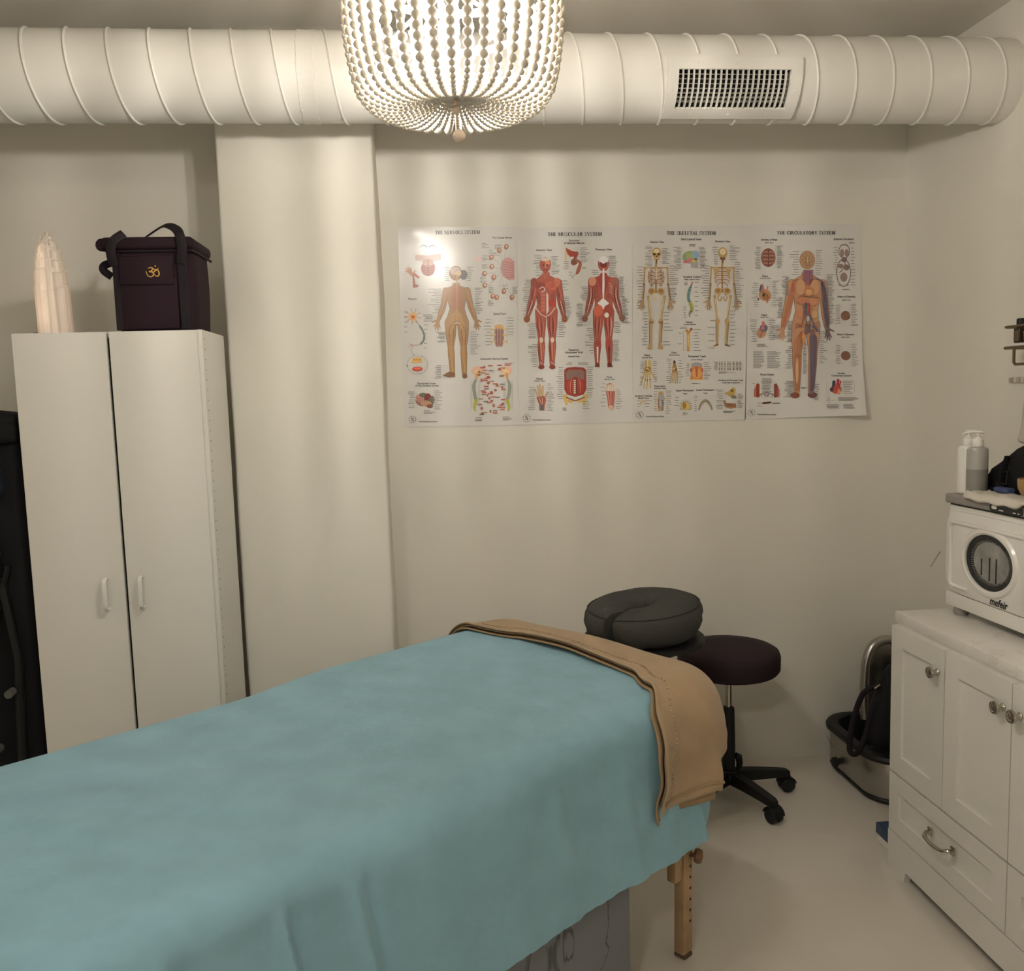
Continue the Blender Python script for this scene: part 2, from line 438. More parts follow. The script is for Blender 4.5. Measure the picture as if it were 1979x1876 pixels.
# metalwork: crown, hoop, spokes, central rod, canopy
def hoop(mb, r, z, hgt, thk, seg=64):
    mb.grid(lambda i, j: (CXX+(r+(-thk, thk, thk, -thk)[j])*math.cos(2*PI*i/seg), CYY+(r+(-thk, thk, thk, -thk)[j])*math.sin(2*PI*i/seg), z+(-hgt, -hgt, hgt, hgt)[j]), seg, 4, cu=True, cv=True)
mb = MB(); hoop(mb, 0.150, 2.305, 0.007, 0.0025); mb.build('inner_hoop', M_metalwhite, ch)
mb = MB(); hoop(mb, 0.200, 2.405, 0.008, 0.002); mb.build('outer_hoop', M_metalwhite, ch)
mb = MB(); hoop(mb, 0.060, 2.728, 0.010, 0.002, 32); mb.build('crown_hoop', M_metalwhite, ch)
MB().lathe([(0.006, 2.18), (0.006, 2.79)], 10, Matrix.Translation((CXX, CYY, 0))).build('centre_rod', M_metalwhite, ch)
MB().lathe([(0.055, 2.8315), (0.055, 2.818), (0.045, 2.806), (0.012, 2.795), (0.008, 2.78)], 24, Matrix.Translation((CXX, CYY, 0))).build('ceiling_canopy', M_metalwhite, ch)
for k in range(6):
    a = 2*PI*k/6+0.42; ca, sa = math.cos(a), math.sin(a)
    q = lambda r, z: (CXX+r*ca, CYY+r*sa, z)
    MB().tube([q(0.15, 2.308), q(0.10, 2.335), q(0.0, 2.372)], 0.0035, 6).build('spoke', M_metalwhite, ch)
    MB().tube([q(0.0, 2.395), q(0.1, 2.40), q(0.2, 2.405)], 0.003, 6).build('spoke', M_metalwhite, ch)
NBULB = 3
for k in range(NBULB):
    a = 2*PI*k/NBULB+PI/2; ca, sa = math.cos(a), math.sin(a)
    T = Matrix.Translation((CXX+0.082*ca, CYY+0.082*sa, 0))
    MB().lathe([(0.004, 2.262), (0.016, 2.268), (0.017, 2.274), (0.0105, 2.276), (0.0105, 2.304), (0.008, 2.306)], 14, T).build('candle_sleeve', M_metalwhite, ch)
    MB().tube([(CXX, CYY, 2.252), (CXX+0.04*ca, CYY+0.04*sa, 2.248), (CXX+0.082*ca, CYY+0.082*sa, 2.264)], 0.0035, 6).build('lamp_arm', M_metalwhite, ch)
    MB().lathe([(0.007, 2.304), (0.0125, 2.315), (0.0165, 2.330), (0.0155, 2.346), (0.010, 2.364), (0.004, 2.378), (0.001, 2.384)], 8, T).build('candle_bulb', M_bulb, ch)
# hub at the bottom with finial
MB().lathe([(0.004, 2.196), (0.026, 2.190), (0.027, 2.176), (0.020, 2.168), (0.006, 2.165)], 24, Matrix.Translation((CXX, CYY, 0))).build('hub', M_metalwhite, ch)
mb = MB()
for z in (2.158, 2.144): add_ball(mb, (CXX, CYY, z), 0.0075)
mb.tube([(CXX, CYY, 2.17), (CXX, CYY, 2.10)], 0.0014, 5); mb.build('finial_stem', M_beadwood, ch, True, 180)
SV2, SF2 = sphere(16, 10)
mb = MB(); mb.add([(CXX+.004+v.x*.0128, CYY+v.y*.0128, 2.094+v.z*.0132) for v in SV2], SF2); mb.build('finial_ball', M_beadwood, ch, True, 180)

# ------------------------------------------------------------------ anatomy posters
INK = {}
PAPER = (0.80, 0.775, 0.74)
def ink(c, k=1.0):
    """print colour as read on the paper (paper reads about 190,182,174)"""
    key = tuple(int(v) for v in c)
    if key not in INK:
        g_ = sum(c)/3; l = srgb([lerp(v, g_, .10) for v in c]); w = srgb((192, 184, 175))
        col = tuple(min(0.95, a/b*p) for a, b, p in zip(l, w, PAPER))
        INK[key] = mat('print_%02x%02x%02x' % key, col, 0.32)
    return INK[key]
def paper_mat():
    m = mat('laminated_paper', PAPER, 0.22, bump=0.10, bscale=6, bdist=0.01)
    add_fine_bump(m, 26, 0.06, 0.003)
    m.node_tree.nodes['Principled BSDF'].inputs['Specular IOR Level'].default_value = 0.35
    return m
M_paper = paper_mat()
BLK, GRY, LGR = (40, 36, 36), (112, 104, 102), (146, 138, 134)

class Poster:
    """a printed sheet; artwork units are a w x h drawing board with its four corners given"""
    def __init__(s, label, wc, bc, lift=None):
        s.wc, s.bc, s.lift = wc, bc, lift or (lambda u, v: 0.0)
        s.root = thing('anatomy_poster', label, 'poster', ((wc[3][0]+wc[2][0])/2, YB-.002, (wc[3][1]+wc[2][1])/2), 'anatomy charts on the back wall')
        mb = MB(); N = 44
        for sgn in (0, 1):
            mb.grid(lambda i, j: s.uv(i/(N-1), j/(N-1), -1.2 if sgn else 0), N, N)
        mb.build('paper', M_paper, s.root)
        s.reset()
    def reset(s): s.mb = MB(); s.cols = []; s.k = 0
    def uv(s, u, v, layer):
        a, b, c, d = s.wc
        x = lerp(lerp(a[0], b[0], u), lerp(d[0], c[0], u), v); z = lerp(lerp(a[1], b[1], u), lerp(d[1], c[1], u), v)
        return (x, YB-0.0022-s.lift(u, v)-0.00022*layer, z)
    def xy(s, x, y, layer):
        a, b, c, d = s.bc
        u = v = 0.5
        for _ in range(3):
            yt = lerp(a[1], b[1], u); yb = lerp(d[1], c[1], u); v = (y-yt)/(yb-yt)
            xl = lerp(a[0], d[0], v); xr = lerp(b[0], c[0], v); u = (x-xl)/(xr-xl)
        return s.uv(min(1, max(0, u)), min(1, max(0, v)), layer)
    def ci(s, c):
        c = tuple(c)
        if c not in s.cols: s.cols.append(c)
        return s.cols.index(c)
    def poly(s, pts, c, L=1):
        s.k += 1; L = 2.5+s.k*0.045
        s.mb.add([s.xy(x, y, L) for x, y in pts], [list(range(len(pts)))], s.ci(c))
    def ell(s, cx, cy, rx, ry, c, L=1, n=16, rot=0):
        cr, sr = math.cos(math.radians(rot)), math.sin(math.radians(rot))
        s.poly([(cx+rx*math.cos(2*PI*k/n)*cr-ry*math.sin(2*PI*k/n)*sr, cy+rx*math.cos(2*PI*k/n)*sr+ry*math.sin(2*PI*k/n)*cr) for k in range(n)], c, L)
    def line(s, pts, w, c, L=1, cap=True):
        """stroke of varying width"""
        n = len(pts); ws = w if isinstance(w, (list, tuple)) else [w]*n
        if len(ws) != n: ws = [lerp(ws[0], ws[-1], i/(n-1)) for i in range(n)]
        A = []; B = []
        for i in range(n):
            x0, y0 = pts[max(i-1, 0)]; x1, y1 = pts[min(i+1, n-1)]
            dx, dy = x1-x0, y1-y0; l = math.hypot(dx, dy) or 1; nx, ny = -dy/l*ws[i]/2, dx/l*ws[i]/2
            A.append((pts[i][0]+nx, pts[i][1]+ny)); B.append((pts[i][0]-nx, pts[i][1]-ny))
        for i in range(n-1): s.poly([A[i], A[i+1], B[i+1], B[i]], c, L)
        if cap:
            for i in (0, n-1):
                if ws[i] > 5: s.ell(pts[i][0], pts[i][1], ws[i]/2, ws[i]/2, c, L, 10)
    def curve(s, pts, w, c, L=1, n=5):
        q = [(p.x, p.y) for p in catmull([(x, y, 0) for x, y in pts], n)]
        if isinstance(w, (list, tuple)) and len(w) == len(pts):
            W = []
            for i in range(len(w)-1): W += [lerp(w[i], w[i+1], k/n) for k in range(n)]
            w = W+[w[-1]]
        s.line(q, w, c, L)
    def text(s, body, cx, y, size, c=BLK, L=4, w=None):
        vs, fs = text_mesh(body, 0, 0.022)
        x0 = min(v[0] for v in vs); x1 = max(v[0] for v in vs)
        sx = (w/(x1-x0)) if w else size
        s.mb.add([s.xy(cx+v[0]*sx-(x0+x1)/2*sx, y-v[1]*size, L) for v in vs], fs, s.ci(c)); s.done('heading')
    def caps(s, x, y0, y1, n, side, lo=26, hi=70, lead=None, c=GRY, h=4.2):
        """column of tiny caption lines; side -1 ends at x, +1 starts at x; lead = x that the leaders run to"""
        for i in range(n):
            y = lerp(y0, y1, i/max(1, n-1))+random.uniform(-2, 2); l = random.uniform(lo, hi)
            a, b = (x-l, x) if side < 0 else (x, x+l)
            s.poly([(a, y-h/2), (b, y-h/2), (b, y+h/2), (a, y+h/2)], c, 1)
            if lead is not None:
                e = (b if side < 0 else a); s.line([(e, y), (lerp(e, lead, .55), y), (lead, y+random.uniform(-6, 6))], 1.3, LGR, 1, False)
    def done(s, name):
        if s.mb.v:
            o = s.mb.build(name, [ink(c) for c in s.cols], s.root, False)
            if name in ('figure_captions', 'autonomic_drawing', 'legend_text'): o['kind'] = 'stuff'
        s.reset()
    def hand(s, x, y, ang, L, c, layer=2, spread=26, side=1):
        """open hand hanging from the wrist; ang in degrees, 90 = straight down"""
        for k, (da, ll) in enumerate(((-spread, .8), (-spread*.35, .98), (spread*.3, .95), (spread, .78))):
            a = math.radians(ang+da); b = math.radians(ang+da*.5)
            s.line([(x+math.cos(b)*L*.3, y+math.sin(b)*L*.3), (x+math.cos(a)*L*ll, y+math.sin(a)*L*ll)], (L*.15, L*.10), c, layer)
        a = math.radians(ang+side*62); s.line([(x+math.cos(a)*L*.1, y+math.sin(a)*L*.1), (x+math.cos(a)*L*.58, y+math.sin(a)*L*.58)], (L*.2, L*.11), c, layer)
        b = math.radians(ang); s.line([(x, y), (x+math.cos(b)*L*.5, y+math.sin(b)*L*.5)], (L*.26, L*.44), c, layer)

# serif capitals for the titles: stems, hairlines and serifs on a unit-high board
def glyph(ch):
    T, t = 0.25, 0.12; P = []
    def rect(x0, y0, x1, y1): P.append([(x0, y0), (x1, y0), (x1, y1), (x0, y1)])
    def stem(x, w=T, top=True, bot=True):
        rect(x, 0, x+w, 1)
        if bot: rect(x-.08, 0, x+w+.08, .07)
        if top: rect(x-.08, .93, x+w+.08, 1)
    def diag(x0, y0, x1, y1, w): P.append([(x0, y0), (x0+w, y0), (x1+w, y1), (x1, y1)])
    def arcp(cx, cy, rx, ry, a0, a1, w0, w1, n=12):
        o = []; i = []
        for k in range(n+1):
            a = math.radians(lerp(a0, a1, k/n)); w = lerp(w1, w0, abs(math.cos(a)))
            o.append((cx+rx*math.cos(a), cy+ry*math.sin(a))); i.append((cx+(rx-w)*math.cos(a), cy+(ry-w)*math.sin(a)))
        for k in range(n): P.append([o[k], o[k+1], i[k+1], i[k]])
    W = {'T': .82, 'H': .98, 'E': .76, 'N': .98, 'R': .90, 'V': .90, 'O': .94, 'U': .94, 'S': .68, 'Y': .88, 'M': 1.14, 'C': .84, 'L': .74, 'A': .92, 'K': .96, 'I': .44, ' ': .42}[ch]
    if ch == 'T': stem(.31, top=False); rect(.02, .92, .80, 1); rect(.02, .76, .08, 1); rect(.74, .76, .80, 1)
    elif ch == 'H': stem(.1); stem(.68); rect(.2, .47, .7, .55)
    elif ch == 'E': stem(.1); rect(.1, .93, .68, 1); rect(.1, 0, .70, .07); rect(.2, .47, .52, .55); rect(.62, .78, .68, 1); rect(.64, 0, .70, .24); rect(.48, .38, .53, .64)
    elif ch == 'N': stem(.12, t); stem(.77, t, bot=False); diag(.08, 1, .62, 0, .23)
    elif ch == 'R': stem(.1); arcp(.38, .74, .34, .26, -90, 90, T, t); rect(.2, .93, .4, 1); rect(.2, .48, .4, .555); diag(.38, .5, .66, 0, .22)
    elif ch == 'V': diag(.02, 1, .34, 0, .22); diag(.72, 1, .42, 0, .09); rect(-.05, .93, .3, 1); rect(.62, .93, .92, 1)
    elif ch == 'O': arcp(.47, .5, .45, .52, 0, 360, T, t, 24)
    elif ch == 'U': rect(.1, .3, .3, 1); rect(.72, .3, .81, 1); arcp(.455, .34, .355, .36, 180, 360, .15, t); rect(.02, .93, .4, 1); rect(.62, .93, .9, 1)
    elif ch == 'S': arcp(.34, .75, .27, .27, 30, 270, .13, .11); arcp(.34, .27, .29, .29, 210, 450, .13, .13); rect(.54, .72, .59, 1); rect(.05, 0, .10, .28)
    elif ch == 'Y': stem(.34, top=False); P[0] = [(.34, 0), (.54, 0), (.54, .46), (.34, .46)]; diag(.0, 1, .34, .42, .22); diag(.76, 1, .46, .42, .09); rect(-.05, .93, .3, 1); rect(.62, .93, .92, 1)
    elif ch == 'M': stem(.12, t); stem(.84, T); diag(.12, 1, .44, .05, .22); diag(.86, 1, .50, .05, .09)
    elif ch == 'C': arcp(.46, .5, .43, .52, 45, 315, T, t, 18); rect(.72, .68, .77, 1); rect(.72, 0, .77, .3)
    elif ch == 'L': stem(.1); rect(.1, 0, .68, .07); rect(.62, 0, .68, .26)
    elif ch == 'A': diag(.12, 0, .40, 1, .09); diag(.62, 0, .36, 1, .22); rect(.24, .28, .66, .35); rect(.0, 0, .32, .07); rect(.54, 0, .92, .07)
    elif ch == 'K': stem(.1); diag(.26, .42, .74, 1, .10); diag(.42, .58, .70, 0, .24); rect(.62, .93, .94, 1); rect(.6, 0, .98, .07)
    elif ch == 'I': stem(.12)
    return P, W
def title(p, s, x0, x1, yb, yt, L=1):
    tot = sum(glyph(c)[1]+.04 for c in s); k = (x1-x0)/tot; x = x0; h = yb-yt
    for c in s:
        P, W = glyph(c)
        for q in P: p.poly([(x+a*k, yb-b*h) for a, b in q], (32, 28, 28), L)
        x += (W+.04)*k
    p.done('title')
def emblem(p, cx, cy, r):
    for k in range(8):
        a0 = 2*PI*k/8+.1; a1 = a0+.5
        p.line([(cx+r*math.cos(lerp(a0, a1, q/3)), cy+r*math.sin(lerp(a0, a1, q/3))) for q in range(4)], r*.2, GRY, 1, False)
    p.ell(cx-r*.15, cy-r*.4, r*.16, r*.25, BLK, 2, 8); p.ell(cx+r*.2, cy+r*.35, r*.16, r*.22, BLK, 2, 8)
    p.line([(cx-r*.5, cy+r*.5), (cx, cy), (cx+r*.45, cy-r*.45)], r*.12, GRY, 2, False); p.line([(cx-r*.4, cy-r*.1), (cx, cy), (cx+r*.3, cy+r*.1)], r*.14, GRY, 2, False)
    p.done('publisher_emblem')
def body(p, c, head, neck, sh, elb, wr, chest, waist, hip, cro, knee, ank, widths, L=1, handL=60, foot=None, mirror=True, outline=None):
    """standing figure from joint rows given as (left x, right x, y)"""
    uw, fw, tw, kw, cw, aw = widths
    cx = (sh[0]+sh[1])/2
    torso = [(neck[0], neck[2]-14), (neck[0], neck[2]), (sh[0]+uw*.2, sh[2]-uw*.45), (sh[0]-uw*.35, sh[2]), (chest[0], chest[2]), (waist[0], waist[2]), (hip[0], hip[2]), (hip[0], cro-4), (cx, cro+6),
             (hip[1], cro-4), (hip[1], hip[2]), (waist[1], waist[2]), (chest[1], chest[2]), (sh[1]+uw*.35, sh[2]), (sh[1]-uw*.2, sh[2]-uw*.45), (neck[1], neck[2]), (neck[1], neck[2]-14)]
    dk = tuple(int(v*.62) for v in c)
    p.poly([(cx+(x-cx)*1.0+(3.5 if x > cx else -3.5), y) for x, y in torso], dk, L); p.ell(head[0], head[1], head[2]+3, head[3]+3, dk, L, 20)
    for k in (0, 1):
        p.curve([(sh[k], sh[2]), (lerp(sh[k], elb[k], .5), lerp(sh[2], elb[2], .5)), (elb[k], elb[2]), (lerp(elb[k], wr[k], .35), lerp(elb[2], wr[2], .35)), (wr[k], wr[2])], [w+6 for w in (uw, uw*.92, fw, fw*1.05, fw*.55)], dk, L)
        hx = lerp(hip[k], cx, .44)
        p.curve([(hx, hip[2]), (lerp(hx, knee[k], .5), lerp(hip[2], knee[2], .5)), (knee[k], knee[2]), (lerp(knee[k], ank[k], .3), lerp(knee[2], ank[2], .3)), (ank[k], ank[2])], [w+6 for w in (tw, tw*.88, kw, cw, aw)], dk, L)
    p.poly(torso, c, L)
    p.ell(head[0], head[1], head[2], head[3], c, L, 20)
    for k in (0, 1):
        p.curve([(sh[k], sh[2]), (lerp(sh[k], elb[k], .5), lerp(sh[2], elb[2], .5)), (elb[k], elb[2]), (lerp(elb[k], wr[k], .35), lerp(elb[2], wr[2], .35)), (wr[k], wr[2])], [uw, uw*.92, fw, fw*1.05, fw*.55], c, L)
        hx = lerp(hip[k], cx, .44)
        p.curve([(hx, hip[2]), (lerp(hx, knee[k], .5), lerp(hip[2], knee[2], .5)), (knee[k], knee[2]), (lerp(knee[k], ank[k], .3), lerp(knee[2], ank[2], .3)), (ank[k], ank[2])], [tw, tw*.88, kw, cw, aw], c, L)
    p.line([(cx, neck[2]-22), (cx, neck[2]+6)], neck[1]-neck[0], c, L, False)

# ---- nervous system
p = Poster('glossy nervous system chart, leftmost of the four anatomy posters', [(-.071, 2.238), (.391, 2.232), (.376, 1.459), (-.077, 1.467)], [(38, 85), (1058, 95), (1078, 1797), (93, 1808)], lambda u, v: 0.004*math.exp(-((u-.15)/.15)**2-((v-.02)/.05)**2))
title(p, 'THE NERVOUS SYSTEM', 357, 740, 153, 123)
SK = (152, 110, 66); SKD = (118, 78, 44)
body(p, SK, (533, 482, 52, 58), (508, 562, 588), (450, 632, 630), (428, 660, 760), (385, 704, 880), (468, 615, 720), (486, 606, 782), (450, 640, 900), 925, (492, 602, 1110), (506, 608, 1345), (52, 42, 96, 48, 52, 34))
p.hand(383, 882, 100, 88, SK, 1, 24, 1); p.hand(706, 882, 80, 88, SK, 1, 24, -1)
p.poly([(480, 1325), (528, 1335), (530, 1372), (470, 1376), (420, 1362), (440, 1345)], SKD, 1); p.poly([(590, 1345), (630, 1345), (634, 1375), (612, 1388), (592, 1380)], SKD, 1)
p.ell(600, 497, 34, 42, (86, 78, 74), 2, 14); p.ell(532, 465, 46, 36, (178, 150, 138), 3, 16); p.ell(556, 485, 26, 22, (196, 170, 128), 4, 12)
p.line([(545, 500), (545, 560), (543, 760), (545, 910)], (14, 8), (178, 130, 92), 3)
for k in range(12):
    y = 600+k*15; w = 66-abs(k-5)*3
    for sg in (-1, 1): p.curve([(545, y), (545+sg*w*.5, y+8), (545+sg*w, y+24)], (4, 2.5), (176, 98, 78), 3, 3)
for k in range(7):
    for sg in (-1, 1): p.line([(545, 800+k*12), (545+sg*(40+k*4), 840+k*14)], 2.5, (196, 156, 96), 3, False)
for sg, x0 in ((-1, 495), (1, 600)):
    for d in (-14, -4, 8): p.curve([(545+sg*24, 905), (x0+d, 1000), (x0+d*.8, 1110), (x0+12+d*.4, 1330)], 3, (188, 140, 72), 3, 4)
    p.line([(x0-20, 960), (x0-8, 1100)], 5, SKD, 2); p.line([(x0+22, 960), (x0+12, 1100)], 5, SKD, 2)
for sg, a, b, c2 in ((-1, 450, 428, 385), (1, 632, 660, 704)): p.curve([(a, 640), (b, 760), (c2, 878)], 4, (184, 132, 80), 3, 4); p.curve([(a-10*sg, 650), (b-8*sg, 760), (c2-5*sg, 870)], 3, SKD, 3, 4)
p.line([(522, 912), (548, 905), (572, 912)], 7, (200, 176, 150), 3)
p.done('nerve_figure')
p.caps(480, 430, 545, 8, -1, 24, 52, 500); p.caps(636, 430, 545, 8, 1, 24, 50, 620); p.caps(410, 615, 820, 15, -1, 50, 120, 440); p.caps(700, 610, 830, 16, 1, 26, 76, 655)
p.caps(335, 835, 890, 6, -1, 56, 80, 372); p.caps(440, 985, 1065, 8, -1, 36, 80, 460); p.caps(660, 985, 1175, 12, 1, 40, 90, 642); p.caps(408, 1275, 1380, 8, -1, 30, 56, 470)
p.done('figure_captions')
p.text('The Cranial Nerves', 932, 193, 22, w=172); p.text('Neuron', 166, 705, 24, w=70); p.text('Spinal Cord', 912, 838, 24, w=105); p.text('Autonomic Nervous System', 865, 1224, 22, w=242)
p.text('Functional Areas', 285, 1434, 22, w=155); p.text('of The Cerebral Cortex', 288, 1454, 22, w=200); p.text('TheArtofScience.Online', 296, 1766, 16, w=162); p.done('headings')
emblem(p, 163, 1742, 30)
# brain and eyes
for sg in (-1, 1):
    p.curve([(298+sg*10, 258), (298+sg*40, 244), (298+sg*72, 262)], (8, 3), GRY, 1, 4)
    p.poly([(298, 330), (298+sg*108, 318), (298+sg*112, 372), (298+sg*40, 380), (298, 350)], (206, 176, 164), 1)
p.ell(298, 440, 62, 66, (172, 116, 106), 2, 18); p.ell(298, 392, 50, 34, (190, 150, 138), 3, 14)
p.line([(298, 370), (298, 504)], 4, (120, 66, 60), 4)
for k in range(5): p.curve([(246+k*3, 410+k*18), (275, 420+k*18), (298, 414+k*18), (322, 420+k*18), (350-k*3, 410+k*18)], 3.5, (134, 78, 70), 4, 3)
p.done('brain_drawing')
p.line([(170, 500), (176, 540), (180, 594)], (12, 22), (160, 84, 62), 1); p.hand(165, 500, -125, 84, (176, 120, 96), 1, 22, 1); p.line([(180, 490), (215, 515)], 22, (170, 100, 76), 1); p.ell(192, 588, 26, 13, (150, 70, 52), 1); p.done('reflex_drawing')
# cranial nerves
p.poly([(960, 358), (990, 350), (1038, 385), (1041, 538), (990, 546), (936, 508), (916, 440), (930, 385)], (184, 128, 122), 1)
for k in range(7): p.curve([(930+k*4, 400+k*20), (965, 388+k*22), (1000, 402+k*20), (1036, 392+k*20)], 4, (146, 86, 80), 2, 3)
for x, y in ((968, 262), (908, 292), (840, 350), (842, 430), (780, 488), (782, 588), (860, 520), (886, 690), (948, 640), (1018, 690), (852, 680)):
    p.line([(x+10, y), (lerp(x, 940, .6), lerp(y, 470, .4)), (945, 440)], 2, LGR, 1, False)
    p.ell(x, y, 20, 24, (152, 92, 78), 2, 10, 20); p.ell(x+4, y-4, 10, 13, (196, 156, 118), 3, 8)
p.ell(730, 364, 22, 24, (202, 168, 156), 2, 10)
for x, y, n in ((868, 246, 4), (818, 290, 3), (856, 318, 2), (760, 340, 5), (756, 412, 4), (742, 520, 5), (814, 594, 7), (930, 590, 3), (810, 716, 5), (1022, 606, 7), (756, 236, 4)): p.caps(x, y, y+n*8, n, 1, 26, 70, h=3.4)
p.done('cranial_nerve_drawing')
# neuron
for a in range(0, 360, 40):
    r = math.radians(a+15); x1, y1 = 168+62*math.cos(r), 846+58*math.sin(r)
    p.line([(168, 848), (lerp(168, x1, .6), lerp(848, y1, .6)), (x1, y1)], (12, 3), (186, 142, 96), 1)
    for da in (-.5, .5): p.line([(x1-14*math.cos(r), y1-14*math.sin(r)), (x1+16*math.cos(r+da), y1+16*math.sin(r+da))], 3, (174, 116, 92), 1)
p.ell(168, 852, 26, 34, (214, 150, 66), 2); p.ell(169, 853, 13, 15, (176, 60, 34), 3)
pts = [(190, 890), (226, 930), (252, 970), (266, 1015), (258, 1060), (230, 1090), (170, 1096), (140, 1092)]
p.curve(pts, (7, 5), (150, 130, 116), 1)
for i in range(1, 5): p.line([(lerp(pts[i][0], pts[i+1][0], .1), lerp(pts[i][1], pts[i+1][1], .1)), (lerp(pts[i][0], pts[i+1][0], .85), lerp(pts[i][1], pts[i+1][1], .85))], 17, (104, 104, 102), 2)
for q in ((132, 1075), (128, 1112), (156, 1136)): p.line([(170, 1096), q], 3, (176, 120, 96), 1)
p.curve([(152, 1136), (160, 1165), (185, 1180)], 3, GRY, 1)
for k in range(24):
    a0 = 2*PI*k/24; a1 = a0+.28; p.line([(206+88*math.cos(a0), 1264+82*math.sin(a0)), (206+88*math.cos(a1), 1264+82*math.sin(a1))], 2.5, GRY, 1, False)
p.poly([(166, 1206), (200, 1200), (244, 1206), (246, 1248), (156, 1250)], (206, 160, 76), 2); p.line([(184, 1190), (228, 1190)], 12, (190, 186, 180), 2)
p.ell(206, 1302, 46, 21, (188, 58, 40), 2); p.ell(206, 1298, 32, 10, (212, 92, 66), 3)
for k in range(3): p.ell(180+k*24, 1222, 6, 6, (160, 100, 40), 3, 8)
p.caps(120, 812, 980, 5, -1, 20, 34); p.caps(262, 920, 1120, 6, 1, 20, 44); p.caps(128, 1270, 1280, 2, -1, 12, 20); p.done('neuron_drawing')
# spinal cord
p.poly([(870, 935), (910, 920), (946, 938), (950, 1050), (936, 1112), (880, 1112), (866, 1050)], (150, 104, 92), 1); p.ell(908, 944, 40, 24, (196, 150, 92), 2)
for k in range(6): p.line([(885+k*9, 950), (882+k*9, 1100)], 4, ((112, 60, 56), (176, 128, 112), (104, 98, 96))[k % 3], 3)
for sg in (-1, 1):
    for y in (960, 1010, 1065): p.curve([(908+sg*36, y), (908+sg*58, y+4), (908+sg*74, y-14)], (14, 6), (196, 166, 104), 2); p.line([(908+sg*58, y+4), (908+sg*72, y+18)], 6, (186, 150, 90), 2)
p.caps(834, 880, 1096, 9, -1, 36, 60, 862); p.caps(980, 866, 1010, 7, 1, 36, 60, 956); p.done('spinal_cord_drawing')
# cerebral cortex
p.ell(262, 1570, 74, 56, (142, 82, 70), 1, 22, -8); p.ell(226, 1556, 38, 36, (176, 122, 108), 2); p.ell(254, 1528, 34, 20, (104, 106, 70), 2); p.ell(294, 1548, 30, 34, (122, 46, 46), 2); p.ell(326, 1578, 26, 44, (112, 104, 74), 2, 14, 10); p.ell(278, 1602, 50, 28, (176, 128, 96), 3, 16, 8); p.ell(312, 1626, 28, 18, (126, 70, 48), 3)
for k in range(7): p.curve([(200+k*20, 1540+(k % 2)*10), (212+k*20, 1565), (204+k*20, 1590)], 3.5, (96, 48, 42), 4, 3)
p.caps(180, 1500, 1640, 9, -1, 30, 60, 205); p.caps(350, 1494, 1650, 10, 1, 30, 80, 330); p.caps(262, 1664, 1690, 3, 1, 40, 100); p.done('cortex_drawing')
# autonomic
for sg, cx in ((1, 722), (-1, 968)):
    p.ell(cx, 1322, 52, 42, (208, 158, 132), 1, 18); p.ell(cx+sg*4, 1332, 32, 24, (218, 176, 124), 2); p.line([(cx-sg*6, 1350), (cx-sg*14, 1400)], (26, 16), (196, 140, 76), 2)
    sp = [(cx-sg*16, 1400), (cx-sg*32, 1450), (cx-sg*24, 1530), (cx-sg*14, 1580), (cx-sg*28, 1640), (cx-sg*18, 1672)]
    p.curve(sp, (18, 30, 28, 30, 22, 6), (132, 134, 116), 2); p.curve(sp[3:], (30, 22, 5), (164, 160, 56), 3)
    for k in range(22):
        y = 1410+k*11; p.line([(cx-sg*44, y), (cx-sg*62, y+10)], 2, LGR, 1, False); p.line([(cx+sg*2, y), (cx+sg*24, y+6)], 2, LGR, 1, False)
    p.curve([(cx+sg*10, 1345), (cx+sg*60, 1310), (845, 1340)], 2, LGR, 1)
for i in range(58):
    x, y = random.uniform(735, 950), 1270+i*7.6+random.uniform(-4, 4)
    c = ((176, 70, 66), (184, 84, 78), (110, 104, 100), (170, 74, 60), (150, 120, 80))[i % 5]
    if i % 3 == 2: p.ell(x, y, random.uniform(8, 15), random.uniform(8, 16), (152, 84, 62), 2, 10)
    else: p.poly([(x-20, y-5), (x+20, y-5), (x+20, y+5), (x-20, y+5)], c, 2)
p.caps(955, 1255, 1275, 3, 1, 50, 84, c=(176, 70, 66)); p.caps(700, 1728, 1752, 3, 1, 50, 70); p.caps(940, 1724, 1750, 3, 1, 50, 86); p.done('autonomic_drawing')

# ---- muscular system
p = Poster('muscular system chart with two red figures, second anatomy poster from the column', [(.393, 2.229), (.851, 2.23), (.839, 1.456), (.379, 1.46)], [(0, 90), (993, 80), (997, 1772), (12, 1790)], lambda u, v: 0.003*math.exp(-((u-.03)/.06)**2-((v-.12)/.12)**2))
title(p, 'THE MUSCULAR SYSTEM', 259, 727, 162, 132)
RD, RD2, RDD, TEN = (162, 76, 60), (182, 98, 78), (108, 44, 36), (196, 170, 148)
body(p, RD, (239, 405, 46, 62), (214, 266, 490), (150, 350, 555), (130, 368, 690), (88, 398, 845), (158, 330, 640), (172, 326, 740), (158, 334, 800), 845, (203, 298, 1040), (205, 297, 1270), (58, 54, 92, 50, 60, 32))
p.ell(80, 870, 27, 30, (136, 74, 44), 2); p.ell(404, 870, 27, 30, (136, 74, 44), 2)
p.ell(203, 1284, 27, 20, (126, 52, 38), 2); p.ell(298, 1284, 27, 20, (126, 52, 38), 2)
p.ell(239, 362, 36, 18, TEN, 2); p.ell(222, 400, 19, 26, (150, 70, 56), 2); p.ell(258, 392, 20, 20, (204, 118, 70), 2)
for x in (222, 256): p.ell(x, 408, 11, 8, RDD, 3, 10)
p.line([(222, 446), (256, 446)], 6, RDD, 3); p.line([(240, 404), (240, 434)], 8, (196, 128, 100), 3)
